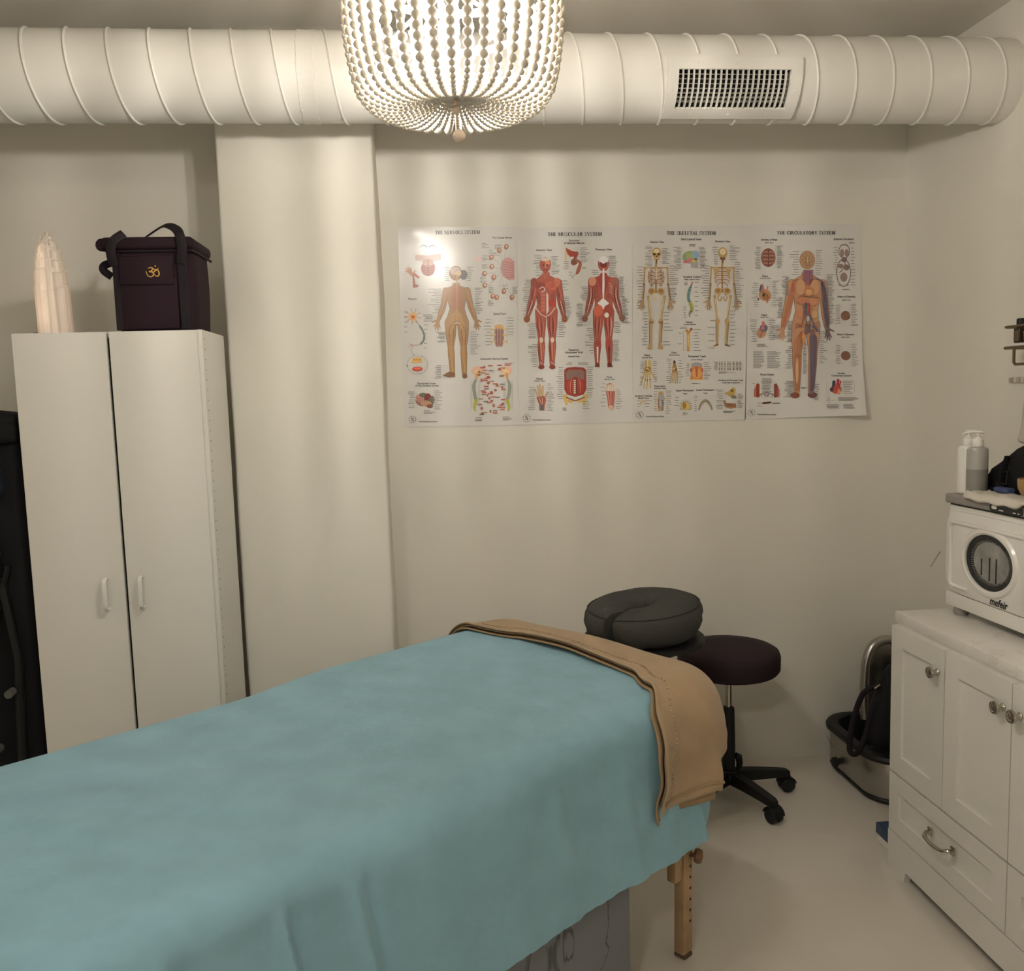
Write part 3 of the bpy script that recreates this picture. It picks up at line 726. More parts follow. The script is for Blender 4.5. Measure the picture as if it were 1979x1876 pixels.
for sg in (-1, 1):
    p.line([(240+sg*6, 520), (240+sg*20, 466)], 7, RD2, 2); p.ell(240+sg*98, 556, 30, 40, RD2 if sg > 0 else (140, 66, 52), 2)
    p.ell(240+sg*48, 586, 48, 34, (192, 92, 66) if sg > 0 else (148, 62, 50), 3, 16, sg*8)
    for k in range(7): p.line([(240+sg*10, 566+k*9), (240+sg*84, 556+k*6)], 2.2, RDD, 4, False)
    for k in range(5): p.line([(240+sg*76, 632+k*16), (240+sg*46, 655+k*22)], 6, RDD if sg < 0 else (146, 60, 46), 3)
    kx = 203 if sg < 0 else 298; hx = lerp(158 if sg < 0 else 334, 242, .42)
    for d in (-26, -10, 8, 24): p.curve([(hx+d*.7, 850), (lerp(hx, kx, .5)+d, 930), (kx+d*.5, 1015)], (4, 9, 4), RD2 if d in (-10, 24) else RDD, 3)
    p.ell(kx, 1050, 16, 24, TEN, 3); p.line([(kx-4, 1075), (kx, 1220)], (9, 5), (206, 150, 100), 3)
    for d in (-18, 16): p.curve([(kx+d, 1080), (kx+d*1.1, 1140), (kx+d*.5, 1240)], (5, 10, 3), RDD if d < 0 else RD2, 3)
    p.line([(kx-10, 1240), (kx+10, 1262)], 5, TEN, 3)
    ex, sx, wx = (130, 150, 88) if sg < 0 else (368, 350, 398)
    for d in (-10, 8): p.curve([(sx+d, 600), (lerp(sx, ex, .7)+d, 660), (ex+d, 700)], (4, 10, 4), RD2 if d > 0 else RDD, 3)
    for d in (-12, 0, 12): p.curve([(ex+d, 715), (lerp(ex, wx, .4)+d, 765), (wx+d*.4, 835)], (5, 8, 3), (TEN if d == 0 else RDD), 3)
    p.line([(240+sg*82, 775), (240+sg*40, 830), (240, 850)], (9, 6), TEN, 3)
for k in range(5):
    p.poly([(200, 655+k*32), (238, 650+k*32), (238, 676+k*32), (204, 680+k*32)], RD2, 3)
p.poly([(246, 640), (262, 660), (266, 800), (246, 835)], (202, 176, 160), 3)
for k in range(3): p.poly([(262+k*22, 712), (280+k*22, 708), (280+k*22, 756), (264+k*22, 760)], (176, 52, 40), 4)
p.curve([(190, 610), (215, 595), (235, 620), (205, 640)], 6, (210, 196, 186), 4)
p.done('front_muscle_figure')
body(p, RD, (742, 398, 46, 62), (714, 770, 500), (640, 846, 545), (632, 850, 690), (596, 890, 835), (660, 826, 640), (672, 818, 735), (662, 824, 805), 850, (690, 790, 1035), (688, 798, 1265), (58, 54, 92, 50, 60, 26))
p.ell(580, 866, 26, 30, (132, 76, 54), 2); p.ell(905, 862, 26, 30, (132, 76, 54), 2)
p.poly([(664, 1284), (676, 1246), (706, 1250), (710, 1288)], RDD, 2); p.poly([(776, 1250), (806, 1246), (826, 1286), (776, 1288)], RDD, 2)
p.ell(741, 370, 42, 36, (206, 196, 190), 2); p.poly([(706, 380), (720, 430), (762, 430), (776, 380), (741, 400)], RDD, 2)
p.poly([(735, 440), (748, 440), (752, 560), (745, 700), (736, 700), (726, 560)], (206, 200, 196), 3); p.poly([(690, 735), (738, 690), (790, 735), (742, 790)], (206, 200, 192), 3)
for sg in (-1, 1):
    p.poly([(741+sg*8, 470), (741+sg*60, 520), (741+sg*30, 600), (741+sg*10, 660)], (152, 58, 48), 3); p.ell(741+sg*96, 550, 32, 38, (196, 128, 100) if sg < 0 else (150, 84, 72), 3)
    for k in range(6): p.line([(741+sg*(20+k*7), 690), (741+sg*(70-k*2), 600+k*14)], 4, RDD if k % 2 else RD2, 4, False)
    for k in range(4): p.line([(741+sg*50, 560+k*26), (741+sg*80, 600+k*20)], 4, TEN if sg > 0 else RDD, 4, False)
    p.ell(741+sg*44, 800, 40, 52, (190, 88, 66) if sg < 0 else (150, 62, 48), 3, 16, -sg*12)
    kx = 690 if sg < 0 else 790
    for d in (-24, -8, 8, 22): p.curve([(741+sg*44+d, 860), (lerp(741+sg*44, kx, .5)+d, 930), (kx+d*.5, 1020)], (4, 9, 3), (RDD if d in (-24, 8) else RD2) if sg < 0 or d < 10 else TEN, 3)
    p.poly([(kx-24, 1070), (kx, 1050), (kx+22, 1070), (kx+10, 1150), (kx-10, 1150)], (166, 60, 48), 3); p.poly([(kx-8, 1110), (kx+8, 1110), (kx+5, 1250), (kx-3, 1250)], (208, 196, 186) if sg < 0 else RDD, 4)
    ex, wx = (632, 596) if sg < 0 else (850, 890)
    for d in (-12, 0, 12): p.curve([(ex+d, 600), (ex+d, 680), (lerp(ex, wx, .5)+d, 760), (wx+d*.4, 825)], (4, 8, 7, 3), (TEN if d == 0 else RDD), 3)
p.ell(768, 838, 20, 22, (212, 196, 178), 4)
p.done('back_muscle_figure')
p.caps(205, 325, 500, 13, -1, 36, 72, 225); p.caps(292, 335, 490, 13, 1, 30, 70, 268); p.caps(128, 535, 620, 6, -1, 44, 90, 150); p.caps(106, 640, 830, 12, -1, 34, 66, 120); p.caps(380, 545, 620, 4, 1, 30, 70, 350); p.caps(398, 680, 870, 14, 1, 36, 66, 360)
p.caps(155, 905, 1030, 9, -1, 50, 84, 180); p.caps(352, 890, 1020, 8, 1, 40, 66, 320); p.caps(168, 1085, 1275, 12, -1, 40, 80, 190); p.caps(700, 455, 490, 3, -1, 40, 70); p.caps(790, 335, 500, 11, 1, 40, 80, 770); p.caps(602, 595, 710, 9, -1, 30, 66, 625); p.caps(560, 740, 930, 15, -1, 26, 60, 640)
p.caps(878, 515, 680, 13, 1, 30, 56, 850); p.caps(900, 690, 900, 18, 1, 30, 66, 850); p.caps(660, 950, 1030, 5, -1, 40, 76, 690); p.caps(835, 900, 985, 6, 1, 30, 60, 810); p.caps(652, 1050, 1165, 6, -1, 24, 80, 680); p.caps(824, 1055, 1225, 11, 1, 30, 60, 800)
p.done('figure_captions')
p.text('Structure', 488, 208, 24, w=92); p.text('of Skeletal Muscle', 488, 230, 24, w=178); p.text('Anterior View', 229, 288, 24, w=138); p.text('Posterior View', 746, 285, 24, w=142); p.text('Posterior', 487, 1144, 24, w=92); p.text('Abdominal Wall', 485, 1166, 24, w=152); p.text('Internal View', 487, 1198, 18, w=98)
p.text('Hand', 187, 1393, 24, w=52); p.text('Palmar View', 190, 1410, 16, w=90); p.text('Foot', 794, 1382, 24, w=44); p.text('Plantar View', 797, 1399, 16, w=90); p.text('TheArtofScience.Online', 205, 1751, 16, w=158); p.done('headings')
emblem(p, 76, 1730, 31)
p.poly([(408, 255), (424, 262), (424, 370), (408, 370)], (196, 160, 110), 1); p.poly([(414, 260), (460, 285), (520, 300), (508, 335), (450, 338), (424, 300)], (172, 66, 46), 2)
for k in range(4): p.line([(424, 275+k*14), (505, 300+k*9)], 2.5, RDD, 3, False)
p.line([(510, 310), (495, 350)], (34, 24), (150, 56, 40), 2); p.ell(490, 380, 34, 28, (132, 74, 54), 2, 14, -40); p.curve([(500, 365), (540, 390), (525, 450), (512, 478)], (16, 26, 34, 22), (156, 84, 66), 2); p.line([(500, 480), (474, 512)], (5, 3), GRY, 2); p.ell(474, 512, 8, 8, LGR, 2, 8)
p.caps(540, 262, 380, 9, 1, 40, 90, 500); p.caps(440, 380, 440, 5, -1, 20, 50); p.caps(555, 430, 436, 2, 1, 30, 40); p.caps(470, 470, 492, 2, -1, 20, 40); p.done('muscle_structure_drawing')
p.poly([(400, 1310), (425, 1290), (497, 1284), (570, 1290), (592, 1312), (594, 1480), (570, 1525), (497, 1545), (425, 1525), (402, 1480)], (148, 52, 42), 1); p.poly([(416, 1330), (440, 1308), (555, 1308), (578, 1330), (574, 1400), (500, 1370), (420, 1400)], (128, 96, 88), 2); p.poly([(470, 1380), (525, 1380), (540, 1500), (495, 1520), (455, 1500)], (116, 44, 38), 3)
for sg in (-1, 1):
    for d in (24, 44, 66): p.curve([(497+sg*d*.6, 1380), (497+sg*d, 1440), (497+sg*(d*.9), 1510)], (6, 14, 6), (RD2 if d == 44 else (176, 60, 46)), 3)
    p.line([(497+sg*88, 1540), (497+sg*76, 1612)], (40, 18), (200, 164, 84), 2); p.ell(497+sg*40, 1580, 28, 18, (196, 158, 90), 2)
for k in range(7): p.ell(492, 1402+k*18, 11, 8, (196, 176, 152), 4, 8)
p.line([(420, 1550), (497, 1580), (575, 1550)], (10, 10), (128, 60, 48), 3)
p.caps(388, 1290, 1560, 15, -1, 30, 60, 410); p.caps(600, 1285, 1545, 15, 1, 30, 60, 585); p.caps(520, 1250, 1262, 2, 1, 60, 90); p.caps(470, 1250, 1262, 2, -1, 40, 70); p.caps(560, 1590, 1650, 4, 1, 40, 70); p.caps(420, 1640, 1665, 3, -1, 24, 40); p.done('abdominal_wall_drawing')
for k, (x1, y1) in enumerate(((148, 1480), (170, 1445), (190, 1437), (216, 1450))): p.line([(182+k*10, 1550), (x1, y1)], (20, 15), (176, 146, 112), 1)
p.line([(222, 1580), (256, 1505)], (26, 16), (176, 140, 108), 1); p.poly([(160, 1545), (226, 1535), (246, 1570), (232, 1622), (230, 1660), (186, 1664), (182, 1610)], (160, 84, 66), 2)
for k in range(5): p.line([(170+k*14, 1555), (200+k*4, 1610)], 4, (206, 176, 150) if k % 2 else RDD, 3, False)
p.line([(208, 1610), (208, 1664)], 30, (96, 86, 84), 3, False)
p.caps(146, 1460, 1655, 13, -1, 30, 60, 165); p.caps(258, 1430, 1660, 14, 1, 24, 62, 235); p.done('hand_drawing')
p.poly([(766, 1440), (800, 1424), (838, 1440), (846, 1500), (838, 1600), (830, 1655), (806, 1668), (786, 1640), (776, 1560), (760, 1480)], (166, 96, 78), 1)
for k in range(5): p.line([(772+k*16, 1490), (768+k*17, 1436+(4-k)*3)], (15, 13), (200, 182, 160), 2)
for k in range(4): p.line([(780+k*14, 1500), (798+k*5, 1610)], 6, (176, 60, 50) if k % 2 else (206, 150, 130), 2, False)
p.ell(808, 1640, 20, 22, (196, 160, 130), 3)
p.caps(756, 1430, 1625, 7, -1, 24, 46, 775); p.caps(855, 1484, 1648, 9, 1, 26, 60, 838); p.done('foot_drawing')

# ---- skeletal system
p = Poster('skeletal system chart with two yellowish skeletons, third anatomy poster from the column', [(.852, 2.23), (1.326, 2.229), (1.312, 1.452), (.844, 1.456)], [(38, 85), (1035, 70), (1002, 1745), (45, 1765)])
title(p, 'THE SKELETAL SYSTEM', 327, 748, 157, 126)
BN, BND, BNL, RBR = (176, 138, 84), (120, 82, 48), (206, 184, 142), (136, 72, 52)
def skeleton(p, hx, hy, cx, y0, sgn, back=False):
    d = lambda v: cx+v
    p.ell(hx, hy, 40, 44 if not back else 48, BN, 2, 18)
    if not back:
        p.poly([(hx-28, hy+20), (hx+28, hy+20), (hx+20, hy+62), (hx-20, hy+62)], BN, 2)
        for s2 in (-1, 1): p.ell(hx+s2*18, hy+12, 12, 10, (64, 40, 28), 3, 10)
        p.ell(hx, hy+30, 6, 8, (84, 52, 36), 3, 8); p.line([(hx-15, hy+48), (hx+15, hy+48)], 5, BNL, 3); p.ell(hx, hy-14, 26, 18, BNL, 3)
    else: p.ell(hx, hy-10, 28, 28, BNL, 3); p.poly([(hx-26, hy+36), (hx+26, hy+36), (hx+18, hy+62), (hx-18, hy+62)], BND, 2)
    p.line([(hx, hy+58), (cx, y0), (cx, y0+215)], (16, 13), BND, 1); 
    for k in range(16): p.ell(cx, y0-20+k*15, 9, 5, BN, 2, 8)
    p.line([(d(-88), y0+10), (cx, y0+8), (d(88), y0+10)], 9, BN, 3)
    for k in range(9):
        w = (46, 60, 66, 70, 70, 68, 64, 56, 46)[k]
        for s2 in (-1, 1): p.curve([(d(s2*6), y0+24+k*15), (d(s2*w*.7), y0+14+k*16), (d(s2*w), y0+30+k*17), (d(s2*w*.55), y0+46+k*14)] if not back else [(d(s2*6), y0+14+k*16), (d(s2*w*.6), y0+16+k*16), (d(s2*w), y0+36+k*17)], 5.5, BN if k % 2 else RBR, 2, 4)
    if not back: p.line([(cx, y0+18), (cx, y0+105)], 12, BNL, 3)
    else:
        for s2 in (-1, 1): p.poly([(d(s2*30), y0+22), (d(s2*80), y0+18), (d(s2*52), y0+98)], BN, 3)
    for s2 in (-1, 1):
        sx, ex, wx = d(s2*96), d(s2*(104 if s2 < 0 else 100)), d(s2*116)
        p.ell(sx, y0+14, 12, 12, BN, 3, 10); p.line([(sx, y0+14), (ex, y0+150)], (13, 11), BN, 2); p.ell(ex, y0+152, 10, 9, BND, 3, 8)
        p.line([(ex-4, y0+155), (wx-5, y0+285)], 7, BN, 2); p.line([(ex+5, y0+155), (wx+6, y0+285)], 7, BND, 2)
        p.hand(wx, y0+290, 90+s2*-4, 84, (164, 128, 92), 2, 22, -s2)
        p.ell(d(s2*38), y0+212, 33, 30, BN, 3, 14, s2*20); p.ell(d(s2*40), y0+208, 20, 17, (152, 108, 58), 4, 12); p.curve([(d(s2*16), y0+230), (d(s2*40), y0+268), (d(s2*20), y0+296), (d(s2*8), y0+262)], 9, BNL if not back else BN, 3, 4)
        kx, ax = d(s2*(42 if s2 < 0 else 38)), d(s2*(46 if s2 < 0 else 30))
        p.ell(d(s2*68), y0+256, 13, 12, BN, 4, 10); p.line([(d(s2*68), y0+262), (lerp(d(s2*68), kx, .5), y0+360), (kx, y0+456)], (19, 17), BN, 3); p.line([(d(s2*66), y0+275), (kx-s2*4, y0+440)], 5, BNL, 4)
        p.ell(kx, y0+462, 20, 13, BN, 4, 12); p.ell(kx, y0+478, 19, 11, BND if not back else BN, 4, 12)
        p.line([(kx-s2*2, y0+485), (ax-s2*3, y0+660)], (18, 12), BN, 3); p.line([(kx+s2*14, y0+488), (ax+s2*9, y0+655)], 5, BND, 2)
        if not back: p.poly([(ax-12, y0+652), (ax+12, y0+652), (ax+s2*8+22, y0+698), (ax+s2*12, y0+704), (ax+s2*8-22, y0+700)], BN, 4)
        else: p.ell(ax, y0+668, 15, 14, BN, 4, 10); p.line([(ax, y0+672), (ax+s2*34, y0+684)], (14, 6), BND, 4)
skeleton(p, 241, 308, 236, 425, 1); p.done('front_skeleton_figure')
skeleton(p, 809, 306, 804, 420, 1, True); p.done('back_skeleton_figure')
p.caps(200, 260, 420, 13, -1, 28, 66, 212); p.caps(290, 275, 400, 12, 1, 34, 70, 270); p.caps(128, 430, 780, 16, -1, 28, 60, 150); p.caps(352, 420, 580, 10, 1, 40, 80, 330); p.caps(352, 610, 720, 9, 1, 30, 66, 300); p.caps(300, 815, 970, 6, 1, 40, 80, 280); p.caps(160, 820, 1090, 12, -1, 24, 44, 180); p.caps(298, 1068, 1092, 2, 1, 50, 60, 270)
p.caps(765, 262, 400, 8, -1, 30, 50, 780); p.caps(868, 250, 360, 8, 1, 34, 90, 840); p.caps(910, 385, 760, 20, 1, 36, 76, 880); p.caps(690, 420, 690, 14, -1, 36, 76, 710); p.caps(735, 885, 1120, 5, -1, 30, 70, 755); p.caps(868, 800, 1090, 10, 1, 24, 60, 840); p.done('figure_captions')
p.text('Anterior View', 245, 225, 24, w=122); p.text('Posterior View', 810, 217, 24, w=130); p.text('Skull (Lateral View)', 538, 200, 24, w=176); p.text('Vertebral Column', 542, 518, 24, w=156); p.text('(Right Lateral View)', 543, 538, 18, w=134); p.text('Femur', 521, 905, 24, w=58); p.text('(Cross Section)', 524, 922, 18, w=102)
p.text('Hand', 160, 1190, 24, w=46); p.text('(Dorsal View)', 163, 1208, 17, w=88); p.text('Foot', 389, 1168, 24, w=40); p.text('(Dorsal View)', 392, 1186, 17, w=88); p.text('Permanent Teeth', 585, 1200, 24, w=150); p.text('(Cross Section)', 585, 1226, 17, w=96); p.text('Knee Joint', 267, 1458, 24, w=90); p.text('(Anterior View)', 270, 1476, 17, w=102); p.text('Auditory Ossicles', 128, 1542, 22, w=146); p.text('(Medial View)', 128, 1560, 17, w=92)
p.text('Upper Permanent', 479, 1496, 24, w=152); p.text('Teeth', 481, 1522, 18, w=36); p.text('Lower Permanent', 653, 1492, 24, w=150); p.text('Teeth', 656, 1518, 18, w=36); p.text('Deciduous and Permanent Teeth', 874, 1406, 18, w=212); p.text('(Usual Age of Eruption)', 876, 1426, 17, w=152); p.text('TheArtofScience.Online', 226, 1720, 16, w=155); p.done('headings')
emblem(p, 98, 1700, 30)
p.ell(530, 345, 68, 54, (128, 140, 104), 1, 20); p.ell(572, 322, 34, 34, (128, 152, 170), 2); p.poly([(490, 305), (540, 290), (550, 360), (500, 372)], (150, 158, 92), 3); p.ell(528, 372, 32, 20, (190, 106, 110), 3); p.ell(490, 384, 20, 12, (186, 92, 98), 3); p.poly([(532, 385), (596, 380), (596, 436), (535, 432)], (150, 142, 138), 2); p.ell(575, 362, 10, 10, (70, 62, 58), 4, 10); p.ell(560, 378, 20, 12, (196, 164, 74), 3)
p.caps(448, 260, 440, 16, -1, 30, 66, 470); p.caps(610, 262, 436, 17, 1, 34, 66, 590); p.caps(520, 235, 250, 3, 1, 30, 60); p.done('skull_drawing')
q = [(546, 556), (535, 590), (518, 630), (512, 690), (530, 730), (545, 775), (530, 810), (520, 830), (526, 856)]
p.curve(q[:2], (14, 16), (182, 112, 116), 1); p.curve(q[1:5], (18, 24, 24, 24), (104, 134, 136), 1); p.curve(q[4:7], (26, 30, 26), (164, 160, 70), 1); p.curve(q[6:], (24, 14, 5), (128, 130, 84), 1)
for k in range(18): x, y = (lerp(q[1][0], 512, min(1, k/8)) if k < 9 else lerp(512, 545, (k-9)/8)), 600+k*12; p.line([(x-14, y), (x+12, y+4)], 2.5, (60, 74, 70), 2, False)
p.caps(505, 560, 580, 3, -1, 20, 30); p.caps(566, 558, 840, 8, 1, 14, 40); p.caps(490, 770, 860, 5, -1, 14, 26); p.done('spine_drawing')
p.line([(510, 990), (510, 1140)], (24, 22), (190, 142, 66), 1); p.ell(498, 972, 12, 15, (190, 128, 64), 2); p.line([(512, 990), (534, 962)], 20, (190, 128, 64), 2); p.ell(536, 958, 13, 12, (164, 92, 52), 3); p.line([(510, 1010), (510, 1100)], 9, (208, 174, 104), 2); p.ell(509, 1132, 13, 15, (186, 140, 76), 2)
p.line([(480, 975), (468, 975), (468, 1142), (480, 1142)], 2, GRY, 1, False); p.caps(455, 992, 1085, 2, -1, 20, 36); p.caps(560, 962, 1142, 8, 1, 34, 60, 526); p.caps(500, 940, 952, 2, -1, 50, 80); p.done('femur_drawing')
for k, (x1, y1) in enumerate(((108, 1432), (132, 1468), (156, 1478), (188, 1468))): p.line([(142+k*13, 1322), (lerp(142+k*13, x1, .5), lerp(1322, y1, .5)), (x1, y1)], (13, 7), (184, 148, 78), 1); p.ell(lerp(142+k*13, x1, .5), lerp(1322, y1, .5), 6, 7, BND, 2, 8)
p.line([(188, 1322), (238, 1396)], (14, 7), (184, 148, 78), 1); p.line([(152, 1232), (150, 1290)], (16, 20), BN, 1); p.line([(178, 1232), (182, 1290)], (20, 24), (192, 160, 76), 1); p.ell(165, 1304, 28, 20, BND, 2); p.ell(158, 1298, 12, 9, (200, 164, 84), 3); p.ell(176, 1306, 10, 9, (196, 156, 70), 3)
p.caps(140, 1240, 1330, 7, -1, 24, 40, 150); p.caps(212, 1236, 1410, 10, 1, 22, 40, 195); p.caps(118, 1370, 1440, 5, -1, 14, 26); p.done('hand_bone_drawing')
for k in range(5): p.line([(376+k*11, 1330), (356+k*15, 1412+min(k, 3)*5)], (10, 7), (172, 138, 84), 1)
p.poly([(382, 1238), (390, 1224), (402, 1240), (412, 1290), (418, 1330), (372, 1330), (374, 1290)], (160, 116, 66), 2); p.ell(392, 1240, 10, 14, (74, 54, 44), 3); p.ell(388, 1300, 12, 10, (200, 166, 84), 3, 10); p.ell(404, 1306, 10, 10, BND, 3, 10)
p.caps(364, 1215, 1420, 12, -1, 20, 44, 376); p.caps(428, 1230, 1420, 9, 1, 18, 44, 416); p.done('foot_bone_drawing')
p.poly([(540, 1256), (566, 1244), (600, 1244), (626, 1256), (630, 1310), (634, 1390), (526, 1392), (538, 1310)], (196, 122, 62), 1); p.poly([(544, 1256), (566, 1244), (600, 1244), (622, 1256), (618, 1280), (548, 1280)], (146, 144, 140), 2); p.ell(582, 1340, 40, 44, (206, 138, 76), 2); p.poly([(568, 1280), (596, 1280), (588, 1370), (576, 1370)], (176, 92, 52), 3); p.line([(530, 1394), (636, 1394)], 10, (206, 166, 82), 2); p.ell(534, 1312, 9, 20, (176, 84, 74), 2, 10); p.ell(630, 1312, 9, 20, (176, 84, 74), 2, 10)
p.caps(520, 1258, 1360, 8, -1, 20, 36, 536); p.caps(644, 1248, 1390, 10, 1, 26, 76, 628); p.caps(540, 1425, 1430, 2, 1, 40, 80); p.done('tooth_drawing')
for k, x in enumerate((779, 799, 824, 851, 870, 900, 930, 957)):
    for y in (1254, 1297): p.ell(x, y, 7 if k < 5 else 10, 19, (128, 118, 100), 1, 10); p.ell(x, y-6, 4, 6, (180, 172, 156), 2, 8)
p.line([(775, 1276), (966, 1276)], 2.5, BND, 2, False); p.caps(762, 1242, 1310, 8, -1, 20, 36); p.caps(770, 1326, 1338, 3, 1, 60, 180, h=3); p.done('teeth_row_drawing')
p.poly([(258, 1496), (294, 1496), (304, 1540), (312, 1560), (300, 1580), (256, 1580), (246, 1560), (254, 1540)], (178, 142, 98), 1); p.poly([(252, 1590), (306, 1586), (296, 1640), (290, 1668), (256, 1668), (248, 1620)], (176, 136, 96), 1); p.ell(282, 1552, 24, 26, (150, 148, 146), 2); p.ell(280, 1604, 28, 22, (160, 158, 154), 2); p.line([(290, 1580), (292, 1660)], (20, 12), (120, 116, 112), 3); p.line([(256, 1570), (260, 1640)], (12, 8), (160, 100, 74), 3)
p.caps(244, 1500, 1665, 9, -1, 20, 34, 256); p.caps(318, 1494, 1690, 13, 1, 24, 50, 304); p.done('knee_drawing')
p.curve([(106, 1610), (112, 1584), (130, 1576), (146, 1592)], (10, 16, 14, 5), (186, 158, 122), 1); p.line([(128, 1582), (126, 1618)], (12, 6), (192, 166, 128), 1); p.caps(100, 1580, 1626, 3, -1, 20, 30); p.caps(140, 1578, 1626, 3, 1, 30, 60); p.done('ossicle_drawing')
p.poly([(430, 1640), (436, 1600), (456, 1574), (487, 1564), (518, 1574), (540, 1602), (546, 1640), (528, 1660), (448, 1660)], (152, 150, 142), 1); p.poly([(448, 1644), (454, 1606), (487, 1582), (520, 1606), (526, 1646), (508, 1656), (466, 1656)], (204, 164, 84), 2); p.ell(476, 1620, 16, 30, (160, 118, 54), 3)
for k in range(10): a = PI+PI*k/9; p.ell(488+50*math.cos(a), 1634+62*math.sin(a), 6, 7, (196, 188, 172), 4, 8)
p.curve([(600, 1656), (622, 1606), (657, 1578), (690, 1606), (714, 1654)], (14, 26, 30, 26, 14), (166, 146, 112), 1)
for k in range(12): a = PI+PI*k/11; p.ell(657+52*math.cos(a), 1652+72*math.sin(a), 7, 6, (112, 108, 104), 2, 8)
p.caps(430, 1550, 1620, 4, -1, 24, 50); p.caps(560, 1540, 1665, 8, 1, 16, 34); p.caps(462, 1682, 1700, 3, 1, 30, 46); p.done('jaw_drawing')
p.poly([(870, 1480), (900, 1460), (918, 1480), (910, 1530), (922, 1562), (880, 1556), (850, 1532), (812, 1510), (850, 1502)], (176, 142, 76), 1); p.ell(886, 1492, 12, 12, (110, 78, 40), 2); p.poly([(880, 1530), (922, 1536), (922, 1562), (884, 1560)], (120, 112, 104), 2); p.poly([(806, 1580), (826, 1572), (836, 1600), (920, 1606), (922, 1640), (870, 1650), (824, 1634)], (164, 112, 74), 1)
for k in range(6): p.line([(840+k*14, 1604), (842+k*14, 1630)], 7, (116, 66, 50), 2)
p.caps(806, 1484, 1650, 12, -1, 30, 66, 836); p.caps(934, 1520, 1640, 12, 1, 24, 54, 916); p.caps(810, 1668, 1684, 4, 1, 60, 110, h=3); p.done('tooth_age_drawing')

# ---- circulatory system
def lift4(u, v): return 0.030*smooth01((u-.55)/.45)**1.6*smooth01((v-.62)/.38)+0.010*smooth01((u-.85)/.15)*smooth01((v-.15)/.5)+0.006*smooth01((v-.93)/.07)*smooth01((u-.2)/.4)
p = Poster('circulatory system chart with curled lower corner, rightmost of the four anatomy posters', [(1.327, 2.231), (1.797, 2.229), (1.806, 1.455), (1.309, 1.452)], [(50, 65), (1048, 58), (1046, 1742), (18, 1790)], lift4)
title(p, 'THE CIRCULATORY SYSTEM', 296, 814, 151, 122)
OR, ORD, BL = (182, 128, 92), (136, 76, 52), (104, 96, 116)
body(p, OR, (566, 372, 66, 78), (520, 612, 500), (430, 702, 580), (392, 722, 790), (352, 742, 970), (448, 678, 690), (462, 660, 820), (432, 664, 940), 1040, (474, 616, 1190), (474, 598, 1540), (78, 66, 122, 74, 74, 42))
p.hand(350, 972, 98, 106, OR, 1, 20, 1); p.hand(742, 972, 84, 108, (112, 88, 90), 1, 20, -1)
p.ell(456, 1568, 42, 26, (130, 62, 42), 2); p.ell(610, 1564, 42, 28, (112, 64, 62), 2)
p.ell(566, 372, 56, 66, (170, 132, 92), 2)
for k in range(9): a = k*.7; p.curve([(566+14*math.cos(a), 380+14*math.sin(a)), (566+36*math.cos(a+.4), 372+42*math.sin(a+.4)), (566+54*math.cos(a+.2), 372+64*math.sin(a+.2))], 3, (120, 84, 60), 3, 3)
p.line([(540, 396), (596, 396)], 5, (128, 84, 58), 3); p.line([(545, 420), (590, 420)], 5, (140, 86, 66), 3); p.line([(566, 344), (566, 404)], 5, (196, 160, 118), 3)
p.curve([(702, 580), (722, 690), (722, 790), (742, 968)], (40, 36, 34, 26), (132, 110, 116), 2); p.curve([(616, 1060), (612, 1180), (612, 1300), (600, 1540)], (70, 62, 54, 36), (128, 100, 104), 2)
for d in (-22, -10, 2, 14, 24):
    p.curve([(690, 560), (706+d*.7, 640), (722+d*.8, 790), (740+d*.5, 900), (742+d*.5, 965)], (4, 4, 3), (70, 66, 86), 3, 5)
    p.curve([(600+d*.6, 980), (616+d*1.2, 1080), (614+d*1.1, 1190), (610+d*1.1, 1320), (600+d*.6, 1530)], (4, 4, 3), (80, 74, 96), 3, 5)
    p.curve([(432, 570), (424+d*.8, 660), (392+d*.8, 790), (366+d*.6, 880), (350+d*.4, 965)], (4, 3, 2.5), (188, 90, 62), 3, 5)
    p.curve([(520+d*.4, 1000), (482+d*1.3, 1090), (474+d*1.2, 1190), (474+d*1.2, 1320), (474+d*.6, 1530)], (4, 3.5, 3), (162, 88, 56), 3, 5)
for k in range(12):
    y = 610+k*28; p.line([(700, y), (730, y+30)], 2.5, (86, 78, 92), 4, False); p.line([(724, y+10), (700, y+34)], 2.5, (86, 78, 92), 4, False)
    y = 1070+k*36; p.line([(590, y), (634, y+34)], 3, (92, 82, 98), 4, False); p.line([(634, y+8), (592, y+36)], 3, (92, 82, 98), 4, False)
p.ell(476, 1212, 34, 16, (166, 100, 66), 4); p.ell(470, 1350, 14, 120, (198, 148, 108), 2)
p.poly([(522, 460), (612, 460), (604, 545), (564, 590), (528, 545)], (130, 84, 96), 3)
for k in range(5): p.line([(532+k*17, 462), (546+k*9, 560)], 4, (96, 76, 104) if k % 2 else (166, 88, 80), 4, False)
p.curve([(540, 552), (470, 545), (430, 562)], 7, (156, 84, 66), 4); p.curve([(592, 548), (650, 540), (700, 566)], 8, (84, 76, 104), 4); p.line([(564, 560), (572, 590), (592, 602)], 12, (176, 92, 84), 5)
p.ell(500, 610, 42, 70, (190, 136, 98), 3); p.ell(628, 610, 42, 70, (190, 136, 98), 3); p.ell(575, 650, 46, 42, (176, 112, 72), 4); p.ell(574, 655, 30, 26, (196, 142, 90), 5)
p.curve([(470, 720), (500, 690), (580, 694), (660, 700)], 5, ORD, 4); p.ell(520, 730, 60, 30, (184, 112, 76), 3); p.ell(616, 740, 40, 34, (190, 122, 88), 3); p.ell(622, 850, 30, 32, (192, 146, 98), 4); p.ell(500, 840, 26, 40, (186, 122, 84), 4)
